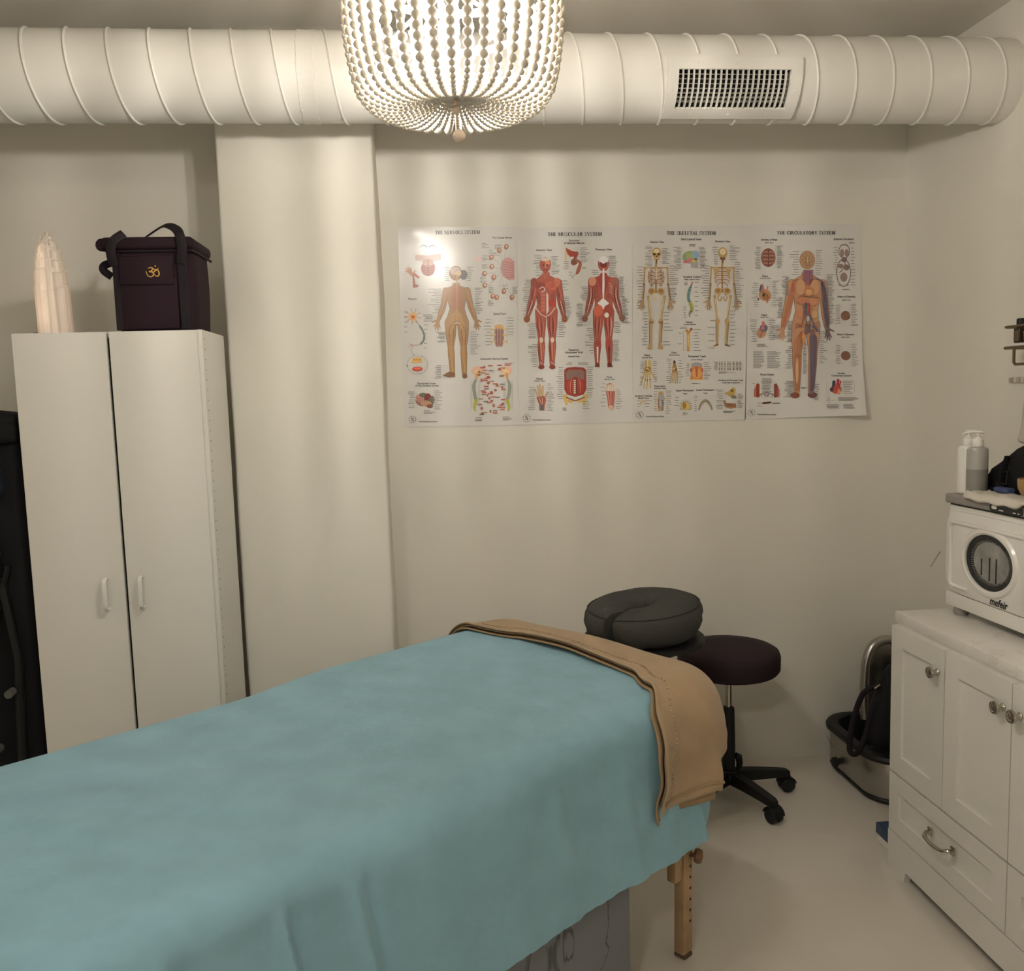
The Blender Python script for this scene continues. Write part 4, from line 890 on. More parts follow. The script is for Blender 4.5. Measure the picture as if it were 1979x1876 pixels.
p.line([(544, 752), (544, 850)], 17, (76, 80, 118), 5); p.line([(572, 752), (572, 860)], 15, (160, 62, 58), 5)
for k in range(7): p.line([(530, 770+k*14), (516, 776+k*14)], 3, ORD, 5, False); p.line([(590, 770+k*14), (606, 776+k*14)], 3, ORD, 5, False)
p.ell(566, 882, 26, 42, (100, 98, 108), 5); p.ell(566, 886, 14, 26, (182, 160, 130), 6)
p.curve([(558, 850), (520, 900), (508, 960)], 7, (140, 66, 56), 5); p.curve([(576, 850), (606, 910), (640, 1000)], 9, (80, 76, 108), 5)
for k in range(6): p.curve([(604, 960), (620+k*8, 930+k*14), (664, 920+k*22)], 4, (88, 80, 104), 5, 3); p.curve([(510, 950), (480-k*3, 930+k*8), (452, 940+k*8)], 3, (140, 74, 56), 5, 3)
p.line([(550, 940), (550, 1012)], 26, (112, 86, 80), 5); p.line([(578, 940), (570, 1000)], 20, (92, 84, 96), 5)
p.poly([(515, 1000), (545, 1040), (528, 1130), (512, 1060)], (202, 132, 76), 4)
p.done('vessel_figure')
p.caps(490, 300, 500, 10, -1, 40, 84, 515); p.caps(640, 290, 500, 12, 1, 40, 76, 622); p.caps(400, 520, 680, 22, -1, 26, 70, 420); p.caps(345, 700, 880, 18, -1, 26, 50, 380); p.caps(738, 500, 930, 36, 1, 40, 70, 715); p.caps(318, 950, 1060, 8, -1, 50, 70, 335); p.caps(425, 910, 1090, 18, -1, 30, 50, 445); p.caps(672, 1000, 1280, 16, 1, 26, 70, 640); p.caps(425, 1135, 1325, 12, -1, 26, 56, 445); p.caps(525, 1100, 1370, 22, 1, 26, 34); p.caps(436, 1440, 1580, 12, -1, 36, 84, 455); p.caps(625, 1470, 1600, 9, 1, 30, 60, 610); p.caps(505, 1496, 1504, 2, 1, 40, 60); p.done('figure_captions')
p.text('Arteries of Brain', 228, 204, 24, w=146); p.text('Inferior View', 226, 227, 15, w=68); p.text('Systemic Circulation', 893, 197, 24, w=182); p.text('Heart', 193, 521, 24, w=50); p.text('Anterior View', 194, 537, 15, w=100); p.text('Heart', 187, 863, 24, w=50); p.text('Anterior View', 189, 879, 15, w=74); p.text('Heart in Diastole', 914, 699, 24, w=154); p.text('Superior View', 914, 725, 15, w=76); p.text('Heart in Systole', 905, 1031, 24, w=146); p.text('Superior View', 905, 1052, 15, w=70)
p.text('Blood Vessels', 212, 1391, 24, w=118); p.text('Cardiac', 863, 1376, 22, w=66); p.text('Conduction System', 864, 1397, 22, w=170); p.text('TheArtofScience.Online', 208, 1748, 16, w=165); p.done('headings')
emblem(p, 76, 1728, 30)
p.ell(220, 352, 65, 82, (140, 84, 66), 1, 20); p.line([(222, 272), (222, 434)], 5, (76, 36, 28), 3)
for k in range(9):
    for sg in (-1, 1): p.curve([(222+sg*4, 290+k*16), (222+sg*28, 282+k*17), (222+sg*(58-abs(k-4)*5), 296+k*14)], 4, (190, 146, 124) if k % 2 else (104, 52, 42), 2, 3)
p.caps(150, 262, 452, 14, -1, 24, 54, 166); p.caps(298, 250, 440, 18, 1, 30, 60, 276); p.done('brain_artery_drawing')
p.ell(192, 680, 56, 52, (176, 122, 80), 1, 18, 30); p.poly([(200, 690), (248, 700), (205, 758)], (180, 116, 76), 1); p.line([(150, 640), (162, 596)], 22, (84, 92, 112), 2); p.line([(178, 640), (170, 592)], 18, (178, 96, 84), 2); p.line([(208, 640), (216, 606)], 14, (196, 116, 100), 2); p.ell(192, 690, 26, 30, (150, 100, 54), 3); p.ell(180, 678, 12, 14, (70, 52, 40), 4); p.curve([(150, 660), (180, 655), (220, 690), (205, 740)], 5, (110, 58, 44), 4); p.ell(134, 716, 8, 12, (80, 76, 80), 2, 8)
p.caps(128, 576, 780, 12, -1, 26, 60, 150); p.caps(258, 556, 776, 15, 1, 26, 60, 230); p.done('opened_heart_drawing')
p.ell(162, 1010, 42, 52, (170, 112, 82), 1, 18, 25); p.ell(182, 970, 36, 34, (92, 96, 106), 2); p.line([(178, 950), (178, 922)], 24, (186, 94, 92), 3); p.ell(172, 972, 18, 14, (188, 102, 96), 3); p.curve([(175, 990), (160, 1020), (150, 1050)], 4, (120, 60, 44), 3); p.curve([(190, 1000), (185, 1030), (160, 1055)], 3, (196, 150, 110), 3)
p.caps(118, 900, 1090, 14, -1, 26, 60, 140); p.caps(226, 890, 1070, 12, 1, 26, 60, 205); p.caps(120, 1112, 1136, 4, 1, 70, 100, h=3); p.done('heart_drawing')
p.caps(90, 1180, 1325, 15, 1, 56, 100); p.caps(212, 1178, 1322, 15, 1, 60, 120); p.done('legend_text')
def ring(p, cx, cy, rx, ry, w, c, L=2, n=26): p.line([(cx+rx*math.cos(2*PI*k/n), cy+ry*math.sin(2*PI*k/n)) for k in range(n+1)], w, c, L, False)
ring(p, 896, 296, 48, 58, 6, (92, 84, 84)); ring(p, 890, 482, 62, 118, 7, (100, 92, 92)); p.ell(876, 310, 18, 34, (140, 110, 104), 3); p.ell(918, 310, 18, 34, (140, 110, 104), 3); p.ell(896, 368, 26, 24, (120, 92, 90), 3); p.ell(864, 424, 26, 20, (134, 104, 98), 3); p.ell(918, 436, 24, 26, (128, 96, 90), 3); p.ell(892, 520, 32, 40, (140, 112, 104), 3); p.curve([(880, 380), (905, 400), (880, 460), (850, 480)], 5, (96, 80, 80), 4)
p.line([(866, 246), (896, 236), (928, 246)], 12, (124, 116, 114), 3); p.line([(850, 590), (890, 602), (930, 588)], 10, (124, 116, 114), 3)
p.caps(836, 265, 495, 12, -1, 20, 40, 850); p.caps(956, 268, 590, 13, 1, 24, 40, 940); p.caps(938, 218, 226, 2, 1, 40, 50); p.caps(878, 626, 630, 2, 1, 50, 66); p.done('circulation_drawing')
for cy, r in ((858, 42), (1212, 42)):
    cx = 907; p.ell(cx, cy, r, r, (122, 78, 58), 1, 16); p.ell(cx, cy-r*.42, r*.36, r*.34, (64, 40, 34), 2, 10); p.ell(cx-r*.45, cy+r*.3, r*.36, r*.34, (182, 140, 112), 2, 10); p.ell(cx+r*.45, cy+r*.3, r*.36, r*.34, (72, 44, 38) if cy < 1000 else (190, 150, 122), 2, 10)
    p.caps(cx-50, cy-90, cy+70, 12, -1, 24, 50, cx-26); p.caps(cx+50, cy-100, cy+90, 14, 1, 24, 56, cx+26)
    p.done('heart_section_drawing')
for sg, cx in ((-1, 122), (1, 296)):
    p.poly([(cx-sg*24, 1470), (cx, 1462), (cx+sg*24, 1520), (cx+sg*24, 1585), (cx-sg*24, 1590)], (150, 62, 42), 1); p.line([(cx-sg*8, 1472), (cx-sg*8, 1586)], 10, (116, 42, 34) if sg < 0 else (76, 76, 84), 2); p.line([(cx+sg*14, 1500), (cx+sg*14, 1584)], 6, (182, 110, 84), 2)
    p.curve([(cx-sg*24, 1566), (lerp(cx, 208, .55), 1556), (208-sg*-20, 1560)], (10, 4), (150, 70, 56) if sg < 0 else (84, 82, 90), 2); p.line([(lerp(cx, 208, .4), 1560), (lerp(cx, 208, .5), 1590)], 4, (84, 82, 90), 2); p.line([(cx, 1462), (170+sg*-40+40, 1425)], 1.5, LGR, 1, False)
for k in range(9): a = k*.7; p.curve([(208+26*math.cos(a), 1560+26*math.sin(a)), (208+10*math.cos(a+1), 1560+10*math.sin(a+1)), (208+26*math.cos(a+2), 1560+26*math.sin(a+2))], 3, (120, 96, 96), 2, 3)
p.line([(178, 1640), (240, 1634)], 18, (96, 40, 32), 2); p.caps(166, 1420, 1545, 12, 1, 66, 90); p.caps(170, 1640, 1664, 2, -1, 36, 70); p.caps(256, 1640, 1644, 2, 1, 60, 80); p.caps(104, 1464, 1466, 1, -1, 16, 22); p.caps(330, 1560, 1564, 1, -1, 16, 30); p.done('blood_vessel_drawing')
p.ell(818, 1512, 46, 42, (176, 66, 52), 1, 18, 20); p.poly([(800, 1545), (846, 1560), (858, 1510)], (190, 120, 96), 1); p.line([(796, 1500), (800, 1446)], 28, (52, 58, 78), 2); p.line([(828, 1480), (836, 1430)], 24, (176, 50, 48), 2); p.line([(846, 1480), (856, 1440)], 12, (160, 44, 44), 2); p.ell(842, 1530, 14, 22, (196, 130, 108), 3); p.ell(780, 1516, 16, 20, (60, 58, 70), 3)
p.caps(874, 1440, 1545, 8, 1, 56, 92, 850); p.line([(738, 1450), (738, 1620)], 2, LGR, 1, False); p.line([(756, 1490), (756, 1640)], 2, LGR, 1, False); p.line([(965, 1432), (965, 1540)], 2, LGR, 1, False)
p.line([(728, 1614), (748, 1612), (752, 1586), (757, 1636), (762, 1608), (790, 1612), (800, 1604), (815, 1614)], 2.2, GRY, 1, False)
p.caps(830, 1586, 1612, 5, 1, 110, 170, h=3.2); p.caps(735, 1648, 1682, 6, 1, 90, 112, h=3); p.caps(872, 1646, 1680, 6, 1, 60, 90, h=3); p.done('conduction_drawing')

# ------------------------------------------------------------------ white cabinet
CX0, CX1, CF, CB, CT = -1.235, -0.676, 2.838, 3.160, 1.812
cab = thing('storage_cabinet', 'tall white two-door cabinet beside the plastered column', 'cabinet', (-0.955, 3.0, 0))
mb = MB()
mb.box((CX0, CF+.019, 0.0), (CX0+.016, CB, CT)).box((CX1-.016, CF+.019, 0.0), (CX1, CB, CT)).box((CX0+.016, CF+.019, CT-.018), (CX1-.016, CB, CT-.001))
mb.box((CX0+.016, CF+.03, 0.06), (CX1-.016, CB, 0.078)).box((CX0+.016, CB-.006, 0.078), (CX1-.016, CB, CT-.018)).box((CX0+.016, CF+.04, 0), (CX1-.016, CF+.055, 0.06))
mb.build('body', M_white, cab, False)
MB().box((CX0+.02, CF+.024, .08), (CX1-.02, CF+.026, CT-.02)).build('gap_shade_board', M_dark, cab, False)  # added near-black board; its colour is the shade in the door gap
XM = -0.954
for x0, x1, hx in ((CX0+.001, XM-.0045, -1.012), (XM+.0045, CX1-.012, -0.905)):
    d = MB().box((x0, CF, 0.065), (x1, CF+.018, CT-.002), 0.0012, 1).build('door', M_white, cab)
    P = [(hx, CF, 1.043), (hx, CF-.012, 1.046), (hx, CF-.023, 1.038), (hx, CF-.026, 1.026), (hx, CF-.026, .966), (hx, CF-.023, .954), (hx, CF-.012, .946), (hx, CF, .949)]
    MB().tube(catmull(P, 3), 0.0062, 8, flat=(1.15, .8)).build('handle', M_whiteplastic, d)
for k in range(50):
    z = CT-.028-.032*k
    if z < .2: break
    MB().lathe([(0.0026, 0), (0.0026, 0.0006)], 6, orient((CX1-.0002, CF+.045, z), (1, 0, 0))).build('pin_hole', M_hole, cab)

# ------------------------------------------------------------------ selenite tower lamp on the cabinet
cr = thing('crystal_lamp', 'stepped white selenite crystal tower lamp standing on the cabinet', 'lamp', (-1.160, 2.985, CT))
def crystal_mat():
    m = bpy.data.materials.new('selenite'); m.use_nodes = True; nt = m.node_tree; nt.nodes.remove(nt.nodes['Principled BSDF'])
    out = nt.nodes['Material Output']
    d = nt.nodes.new('ShaderNodeBsdfDiffuse'); d.inputs[0].default_value = (0.86, 0.80, 0.73, 1)
    t = nt.nodes.new('ShaderNodeBsdfTranslucent'); t.inputs[0].default_value = (0.90, 0.80, 0.70, 1)
    g = nt.nodes.new('ShaderNodeBsdfGlossy'); g.inputs['Roughness'].default_value = 0.35
    mx = nt.nodes.new('ShaderNodeMixShader'); mx.inputs[0].default_value = 0.42
    m2 = nt.nodes.new('ShaderNodeMixShader'); m2.inputs[0].default_value = 0.05
    tc = nt.nodes.new('ShaderNodeTexCoord'); mp = nt.nodes.new('ShaderNodeMapping'); mp.inputs['Scale'].default_value = (90, 90, 6)
    n = nt.nodes.new('ShaderNodeTexNoise'); n.inputs['Scale'].default_value = 1.0; bp = nt.nodes.new('ShaderNodeBump'); bp.inputs['Strength'].default_value = 0.5; bp.inputs['Distance'].default_value = 0.003
    nt.links.new(tc.outputs['Object'], mp.inputs[0]); nt.links.new(mp.outputs[0], n.inputs['Vector']); nt.links.new(n.outputs[0], bp.inputs['Height'])
    for q in (d, t, g): nt.links.new(bp.outputs[0], q.inputs['Normal'])
    nt.links.new(d.outputs[0], mx.inputs[1]); nt.links.new(t.outputs[0], mx.inputs[2]); nt.links.new(mx.outputs[0], m2.inputs[1]); nt.links.new(g.outputs[0], m2.inputs[2]); nt.links.new(m2.outputs[0], out.inputs[0])
    return m
M_cry = crystal_mat()
rng = random.Random(5); NSD, NZ = 40, 70
sect = [int(k/40*9) for k in range(NSD)]
cuts = [[rng.uniform(-.012, .012) for _ in range(9)] for _ in range(8)]
base_cut = [.150, .206, .240, .262, .280, .296, .308, .316]; drop = [.0035, .006, .0045, .005, .005, .006, .006, .008]
grow = [rng.uniform(-.0035, .0035) for _ in range(9)]
mb = MB(); vs = []; fs = []
for i in range(NZ+1):
    z = .3225*i/NZ
    for k in range(NSD):
        g = sect[k]; r = .0500+grow[g]*(1 if z < .29 else .3)
        for c0, dd, cu in zip(base_cut, drop, cuts):
            if z > c0+cu[g]*(1 if c0 < .29 else .4): r -= dd
        r = max(r, .004); a = 2*PI*k/NSD+.3; fct = 1+.025*math.sin(k*2.4)
        vs.append((-1.160+r*fct*math.cos(a)*1.02-.006*(z/.32), 2.985+r*fct*math.sin(a)*.85, CT+z))
for i in range(NZ):
    for k in range(NSD): fs.append([i*NSD+k, i*NSD+(k+1) % NSD, (i+1)*NSD+(k+1) % NSD, (i+1)*NSD+k])
fs.append([NZ*NSD+k for k in range(NSD)])
mb.add(vs, fs); mb.build('crystal', M_cry, cr, False)
mb_ = bpy.data.materials.new('warm_bulb'); mb_.use_nodes = True; _b = mb_.node_tree.nodes['Principled BSDF']; _b.inputs['Emission Color'].default_value = (1, .78, .60, 1); _b.inputs['Emission Strength'].default_value = 1.4
MB().lathe([(0.006, CT+.002), (0.008, CT+.03), (0.012, CT+.05), (0.010, CT+.10), (0.006, CT+.24), (0.003, CT+.28)], 10, Matrix.Translation((-1.178, 2.968, 0))).build('lamp_bulb', mb_, cr)
tag(MB().tube(catmull([(-1.238, 3.02, CT+.004), (-1.222, 2.97, CT+.007), (-1.205, 2.96, CT+.006), (-1.196, 2.975, CT+.004), (-1.20, 3.06, CT+.004)], 5), 0.0035, 6).build('power_cord', M_black),
    'short black cord lying on the cabinet top beside the crystal lamp', 'cord')

# ------------------------------------------------------------------ purple carry bag on the cabinet
bag = thing('carry_bag', 'dark purple insulated carry bag with a gold om emblem on the cabinet', 'bag', (-0.815, 3.0, CT))
BX0, BX1, BY0, BY1, BZ, BH = -0.948, -0.694, 2.880, 3.105, CT, 0.252
def bag_body(i, j):
    # rounded box, slightly narrower at the base
    n = 44; a = 2*PI*i/n; e = 0.32
    c, s_ = math.cos(a), math.sin(a)
    x = math.copysign(abs(c)**e, c); y = math.copysign(abs(s_)**e, s_)
    t = j/10; w = lerp(0.95, 1.0, t); z = BZ+.002+BH*t
    puff = 0.004*math.sin(t*PI)
    return ((BX0+BX1)/2+.004*(1-t)+x*((BX1-BX0)/2*w+puff), (BY0+BY1)/2+y*((BY1-BY0)/2*w+puff), z)
mb = MB(); mb.grid(bag_body, 44, 11, cu=True); mb.add([bag_body(i, 0) for i in range(44)], [list(range(44))]); mb.add([bag_body(i, 10) for i in range(44)], [list(range(44))])
mb.build('body', M_bag, bag)
mb = MB().box((BX0-.022, BY0-.012, BZ+BH-.004), (BX1+.006, BY1+.008, BZ+BH+.036), 0.017, 4); mb.build('lid', M_bag, bag)
MB().tube([(BX0-.004, BY0+.02, BZ+BH+.014), (BX0-.018, BY0-.002, BZ+BH+.012), (BX0-.012, BY0-.006, BZ+BH+.012)], .019, 10).build('lid_corner', M_bag, bag)
MB().tube([(BX0-.004, BY0-.005, BZ+BH-.008), (BX1+.0, BY0-.005, BZ+BH-.008), (BX1+.004, BY0+.03, BZ+BH-.008), (BX1+.004, BY1, BZ+BH-.008)], .004, 6).build('zipper', M_bagtrim, bag)
MB().box((-0.914, BY0-.010, BZ+.006), (-0.745, BY0+.002, BZ+.165), .006, 2).build('front_pocket', M_bag, bag)
MB().box((-0.914, BY0-.016, BZ+.140), (-0.752, BY0+.002, BZ+.228), .005, 2).build('pocket_flap', M_bag, bag)
for x0, x1 in ((-0.936, -0.912), (-0.742, -0.714)):
    MB().box((x0, BY0-.0062, BZ+.004), (x1, BY0+.004, BZ+BH-.012), .002, 1).build('webbing', M_bagtrim, bag)
def strap(P, w=.016, t=.0022): return MB().tube(catmull(P, 8), 1.0, 8, flat=(w, t), up=Vector((0, 0, 1)))
MB().tube(catmull([(-0.728, BY0-.010, BZ+.205), (-0.720, BY0-.020, BZ+.25), (-0.728, BY0-.012, BZ+.295), (-0.760, BY0+.05, BZ+.325), (-0.80, BY0+.10, BZ+.34), (-0.85, BY0+.13, BZ+.322), (-0.868, BY0+.12, BZ+.306)], 8), 1.0, 8, flat=(.015, .003), up=Vector((0, 1, 0))).build('handle', M_bagtrim, bag)
MB().tube(catmull([(-0.925, BY0-.008, BZ+.20), (-0.932, BY0-.020, BZ+.23), (-0.925, BY0-.02, BZ+.27), (-0.895, BY0-.004, BZ+.298)], 8), 1.0, 8, flat=(.014, .003), up=Vector((0, 1, 0))).build('handle', M_bagtrim, bag)
MB().tube(catmull([(BX0-.002, BY0+.03, BZ+.215), (BX0-.020, BY0+.02, BZ+.205), (BX0-.022, BY0+.02, BZ+.19), (BX0-.002, BY0+.03, BZ+.172)], 6), 1.0, 8, flat=(.012, .003), up=Vector((0, 1, 0))).build('side_loop', M_bagtrim, bag)
# om emblem, stitched
mb = MB(); ex, ey, ez, k = -0.8120, BY0-.0178, BZ+.1800, 0.00036
def es(P, w):
    pts = catmull([(ex+(x-1175)*k, ey, ez-(y-512)*k) for x, y in P], 6); n = len(pts)
    mb.tube(pts, [lerp(w[0], w[1], abs(i/(n-1)*2-1))*.0017 for i in range(n)], 6, flat=(1, .5), up=Vector((0, 1, 0)))
es([(1136, 486), (1158, 478), (1172, 490), (1164, 506), (1146, 512), (1166, 516), (1180, 530), (1172, 548), (1150, 556), (1128, 542), (1118, 510)], (1.5, .8))
es([(1168, 520), (1188, 512), (1208, 500), (1222, 512), (1224, 536), (1212, 552), (1196, 550), (1188, 538)], (1.4, .7))
es([(1174, 478), (1186, 494), (1206, 498), (1224, 484)], (1.3, .5))
add_ball(mb, (ex+(1197-1175)*k, ey, ez-(468-512)*k), .0027)
mb.build('om_emblem', M_gold, bag)

# ------------------------------------------------------------------ folded black massage chair left of the cabinet
fc = thing('folded_massage_chair', 'folded black massage chair leaning in the corner left of the cabinet', 'chair', (-1.45, 3.0, 0))
def pad(lo, hi, b, rx=0, ry=0, m=M_blackpad, name='pad'):
    c = [(a+d)/2 for a, d in zip(lo, hi)]; h = [abs(d-a)/2 for a, d in zip(lo, hi)]
    M = Matrix.Translation(c) @ Matrix.Rotation(math.radians(ry), 4, 'Y') @ Matrix.Rotation(math.radians(rx), 4, 'X')
    return MB().box([-v for v in h], h, b, 3, M=M).build(name, m, fc)
pad((-1.66, 2.84, 1.525), (-1.246, 3.05, 1.590), .022, 0, 7, M_blackfab, 'headrest_pad')
pad((-1.66, 2.83, 1.47), (-1.248, 3.06, 1.535), .018, 0, -3, M_blackfab, 'armrest_pad')
pad((-1.66, 2.80, 1.30), (-1.30, 2.88, 1.47), .03, 0, -4, mat('blue_black_vinyl', (.020, .024, .036), .45), 'chest_pad')
pad((-1.70, 2.862, .06), (-1.246, 3.10, 1.50), .03, 0, 0, M_blackfab, 'back_pad')
pad((-1.62, 2.82, .62), (-1.36, 2.87, 1.20), .02, 0, 8, M_blackpad, 'seat_pad')
MB().tube([(-1.33, 2.835, .03), (-1.30, 2.845, .8), (-1.36, 2.855, 1.28)], .014, 10).build('frame_tube', M_black, fc)
MB().tube([(-1.60, 2.84, .03), (-1.46, 2.84, .6), (-1.31, 2.85, 1.1)], .013, 10).build('frame_tube', M_black, fc)
MB().tube([(-1.66, 2.9, .03), (-1.66, 2.95, 1.4)], .014, 10).build('frame_tube', M_black, fc)
MB().box((-1.375, 2.80, 1.06), (-1.315, 2.835, 1.15), .012, 3).build('buckle', M_black, fc)
MB().box((-1.358, 2.795, 1.108), (-1.340, 2.801, 1.113), .001, 1).build('buckle_pin', M_steel, fc)
for x, z in ((-1.318, .70), (-1.372, .52)):
    MB().tube([(x, 2.835, z), (x, 2.80, z)], .013, 12).build('bolt_cap', mat('grey_rubber', (.10, .095, .085), .6), fc)
MB().box((-1.70, 2.84, 0), (-1.25, 3.08, .06), .01, 2).build('foot_bar', M_black, fc)

# ------------------------------------------------------------------ massage table
TA = Vector((.788, .616, 0)); TB = Vector((.616, -.788, 0))
def tp(a, b, z): v = TA*a+TB*b; return Vector((v.x, v.y, z))
A0, A1, B0, B1, RC, RE = 0.12, 2.05, -2.245, -1.300, 0.16, 0.075
def ztop(a, b=None):
    z = 0.786+0.022*smooth01((a-1.0)/.35)
    return z
tbl = thing('massage_table', 'wooden legged folding massage table under the teal sheet', 'table', tp(1.1, -1.77, 0))
# padded deck
def deckpoly(ins):
    out = []
    for ca, cb, a0 in ((A1-RC, B1-RC, 0), (A0+RC, B1-RC, 90), (A0+RC, B0+RC, 180), (A1-RC, B0+RC, 270)):
        for k in range(7):
            t = math.radians(a0+15*k); out.append((ca+(RC-ins)*math.cos(t), cb+(RC-ins)*math.sin(t)))
    return out
mb = MB(); rings = [(.05, .70), (.03, .705), (.03, .755), (.05, .768)]
L = [[tp(a, b, z) for a, b in deckpoly(i)] for i, z in rings]; n = len(L[0])
mb.add([v for r in L for v in r], [[i*n+k, i*n+(k+1) % n, (i+1)*n+(k+1) % n, (i+1)*n+k] for i in range(3) for k in range(n)]+[list(range(n)), list(range(3*n, 4*n))])
mb.build('padded_deck', M_blackpad, tbl)
mb = MB(); pl = deckpoly(.07)
mb.add([tp(a, b, z) for z in (.63, .70) for a, b in pl], [[k, (k+1) % n, n+(k+1) % n, n+k] for k in range(n)]+[list(range(n)), list(range(n, 2*n))]); mb.build('wood_frame', M_wood, tbl)
for a, b in ((1.925, -1.378), (1.925, -2.16), (.30, -1.378), (.30, -2.16)):
    up = tp(a, b, 0)
    rot = Matrix.Translation(up) @ Matrix.Rotation(math.atan2(TA.y, TA.x), 4, 'Z') @ Matrix.Rotation(math.radians(1.2), 4, 'Y')
    lg = MB().box((-.022, -.017, .012), (.022, .017, .42), .005, 2, M=rot).build('leg', M_wood, tbl)
    MB().box((-.020, -.020, 0), (.018, .018, .013), .004, 2, M=rot).build('foot_pad', mat('brown_rubber', (.12, .075, .04), .7), lg)
    MB().box((-.060, -.015, .235), (-.023, .015, .64), .006, 2, M=rot).build('upper_leg', M_wood, lg)
    for k in range(8):
        MB().lathe([(.0042, 0), (.0042, .0008)], 8, rot @ orient((.008, -.0171, .105+.032*k), (0, -1, 0))).build('adjustment_hole', M_hole, lg)
    MB().lathe([(.006, 0), (.006, .010), (.018, .012), (.021, .020), (.018, .030), (.004, .034)], 16, rot @ orient((.010, -.017, .298), (.35, -1, 0))).build('knob', M_woodknob, lg)

# teal sheet over the table
sheet = None
def contour(u):
    """corner-rounded outline of the table core: returns (core point, outward normal, kind) for u in 0..1"""
    la, lb, lc = (A1-A0-2*RC), (B1-B0-2*RC), RC*PI/2
    tot = 2*la+2*lb+4*lc; s = (u % 1)*tot
    segs = [('n', la), ('c', lc), ('h', lb), ('c', lc), ('f', la), ('c', lc), ('t', lb), ('c', lc)]
    cs = [(A1-RC, B1-RC), (A1-RC, B0+RC), (A0+RC, B0+RC), (A0+RC, B1-RC)]
    ci = 0
    for i, (k, l) in enumerate(segs):
        if s <= l:
            t = s/l
            if k == 'n': return (lerp(A0+RC, A1-RC, t), B1-RC), (0, 1), 0.0
            if k == 'h': return (A1-RC, lerp(B1-RC, B0+RC, t)), (1, 0), 1.0
            if k == 'f': return (lerp(A1-RC, A0+RC, t), B0+RC), (0, -1), 0.0
            if k == 't': return (A0+RC, lerp(B0+RC, B1-RC, t)), (-1, 0), 0.0
            a = {1: PI/2*(1-t), 3: -PI/2*t, 5: -PI/2-PI/2*t, 7: PI-PI/2*t}[i]
            return cs[ci], (math.cos(a), math.sin(a)), {1: smooth01(t), 3: 1-smooth01(t)}.get(i, 0.0)
        s -= l
        if k == 'c': ci += 1
    return (A0+RC, B1-RC), (0, 1), 0.0
rs = random.Random(11)
creases = [(0.455, .010, .020), (0.485, .02, -.010), (0.660, .010, .017), (0.69, .02, -.008), (0.80, .012, .014), (0.835, .010, -.010), (0.40, .02, .006), (1.33, .02, .004), (1.56, .025, .005), (1.70, .03, .006), (0.25, .02, .005)]
def skirt_wave(a, d):
    g = smooth01(d/.10)
    w = 0.006*math.sin(a*7+.6)+0.0025*math.sin(a*15+1.3)+0.0008*math.sin(a*47+.4)
    for ca, wd, am in creases:
        x = (a-ca-0.18*d)/wd; w += am*math.exp(-x*x)*smooth01((d-.01)/.06)
    return w*g
def drape(core, nrm, d, off=0.0, flare=0.0):
    """point at surface distance d outward from the core outline"""
    flat = RC-RE; a0 = ztop(core[0])
    if d <= flat: h, z = d, a0
    else:
        q = d-flat
        if q < RE*PI/2: h, z = flat+(RE)*math.sin(q/RE), a0-RE*(1-math.cos(q/RE))
        else: h, z = RC+flare*(q-RE*PI/2), a0-RE-(q-RE*PI/2)
    if d > flat:
        q = min(1.0, (d-flat)/(RE*PI/2)); nz = math.cos(q*PI/2); nh = math.sin(q*PI/2)
    else: nz, nh = 1, 0
    return tp(core[0]+nrm[0]*(h+off*nh), core[1]+nrm[1]*(h+off*nh), z+off*nz)
NU = 900; NT = 26; ND = 46
SP0, SP1, BC = A0+.5, A1-.47, (B0+B1)/2
def top_wrinkle(a, b):
    return (0.0016*math.sin(a*23+b*11)*math.sin(b*17-a*5)+0.0012*math.sin(a*41-b*29)+0.0022*math.exp(-((b-a*.25+2.3)/.02)**2)*smooth01((a-.3)/.3)*(1-smooth01((a-1.25)/.3))
            -0.003*math.exp(-((a-1.62)/.03)**2-((b+1.75)/.14)**2)+0.004*math.exp(-((a-.5-(b+1.7)*.4)/.015)**2)*math.exp(-((b+1.8)/.18)**2))
def sheet_pt(i, j):
    u = i/NU; core, nrm, end = contour(u)
    if j <= NT:
        t = j/NT; m = (min(max(core[0], SP0), SP1), BC)
        a, b = lerp(m[0], core[0], t), lerp(m[1], core[1], t)
        return tp(a, b, ztop(a)+top_wrinkle(a, b)*(1-t*.4))
    hem = lerp(0.376, 0.50, end)+0.0012*math.sin(u*300)+0.0008*math.sin(u*871)
    D = (RC-RE)+RE*PI/2+(ztop(core[0])-RE-hem)
    d = D*((j-NT)/ND)
    q = max(0.0, d-(RC-RE)-RE*.8)
    along = core[0] if nrm[0] == 0 else core[0]+nrm[0]*.1+core[1]*.8
    P = drape(core, nrm, d, flare=0.02)
    w = skirt_wave(along, q)
    nv = TA*nrm[0]+TB*nrm[1]
    return P+nv*w
mb = MB(); mb.grid(sheet_pt, NU, NT+ND+1, cu=True)
sheet = mb.build('bed_sheet', M_sheet, None, True, 60)
tag(sheet, 'teal cotton sheet draped over the massage table', 'sheet')

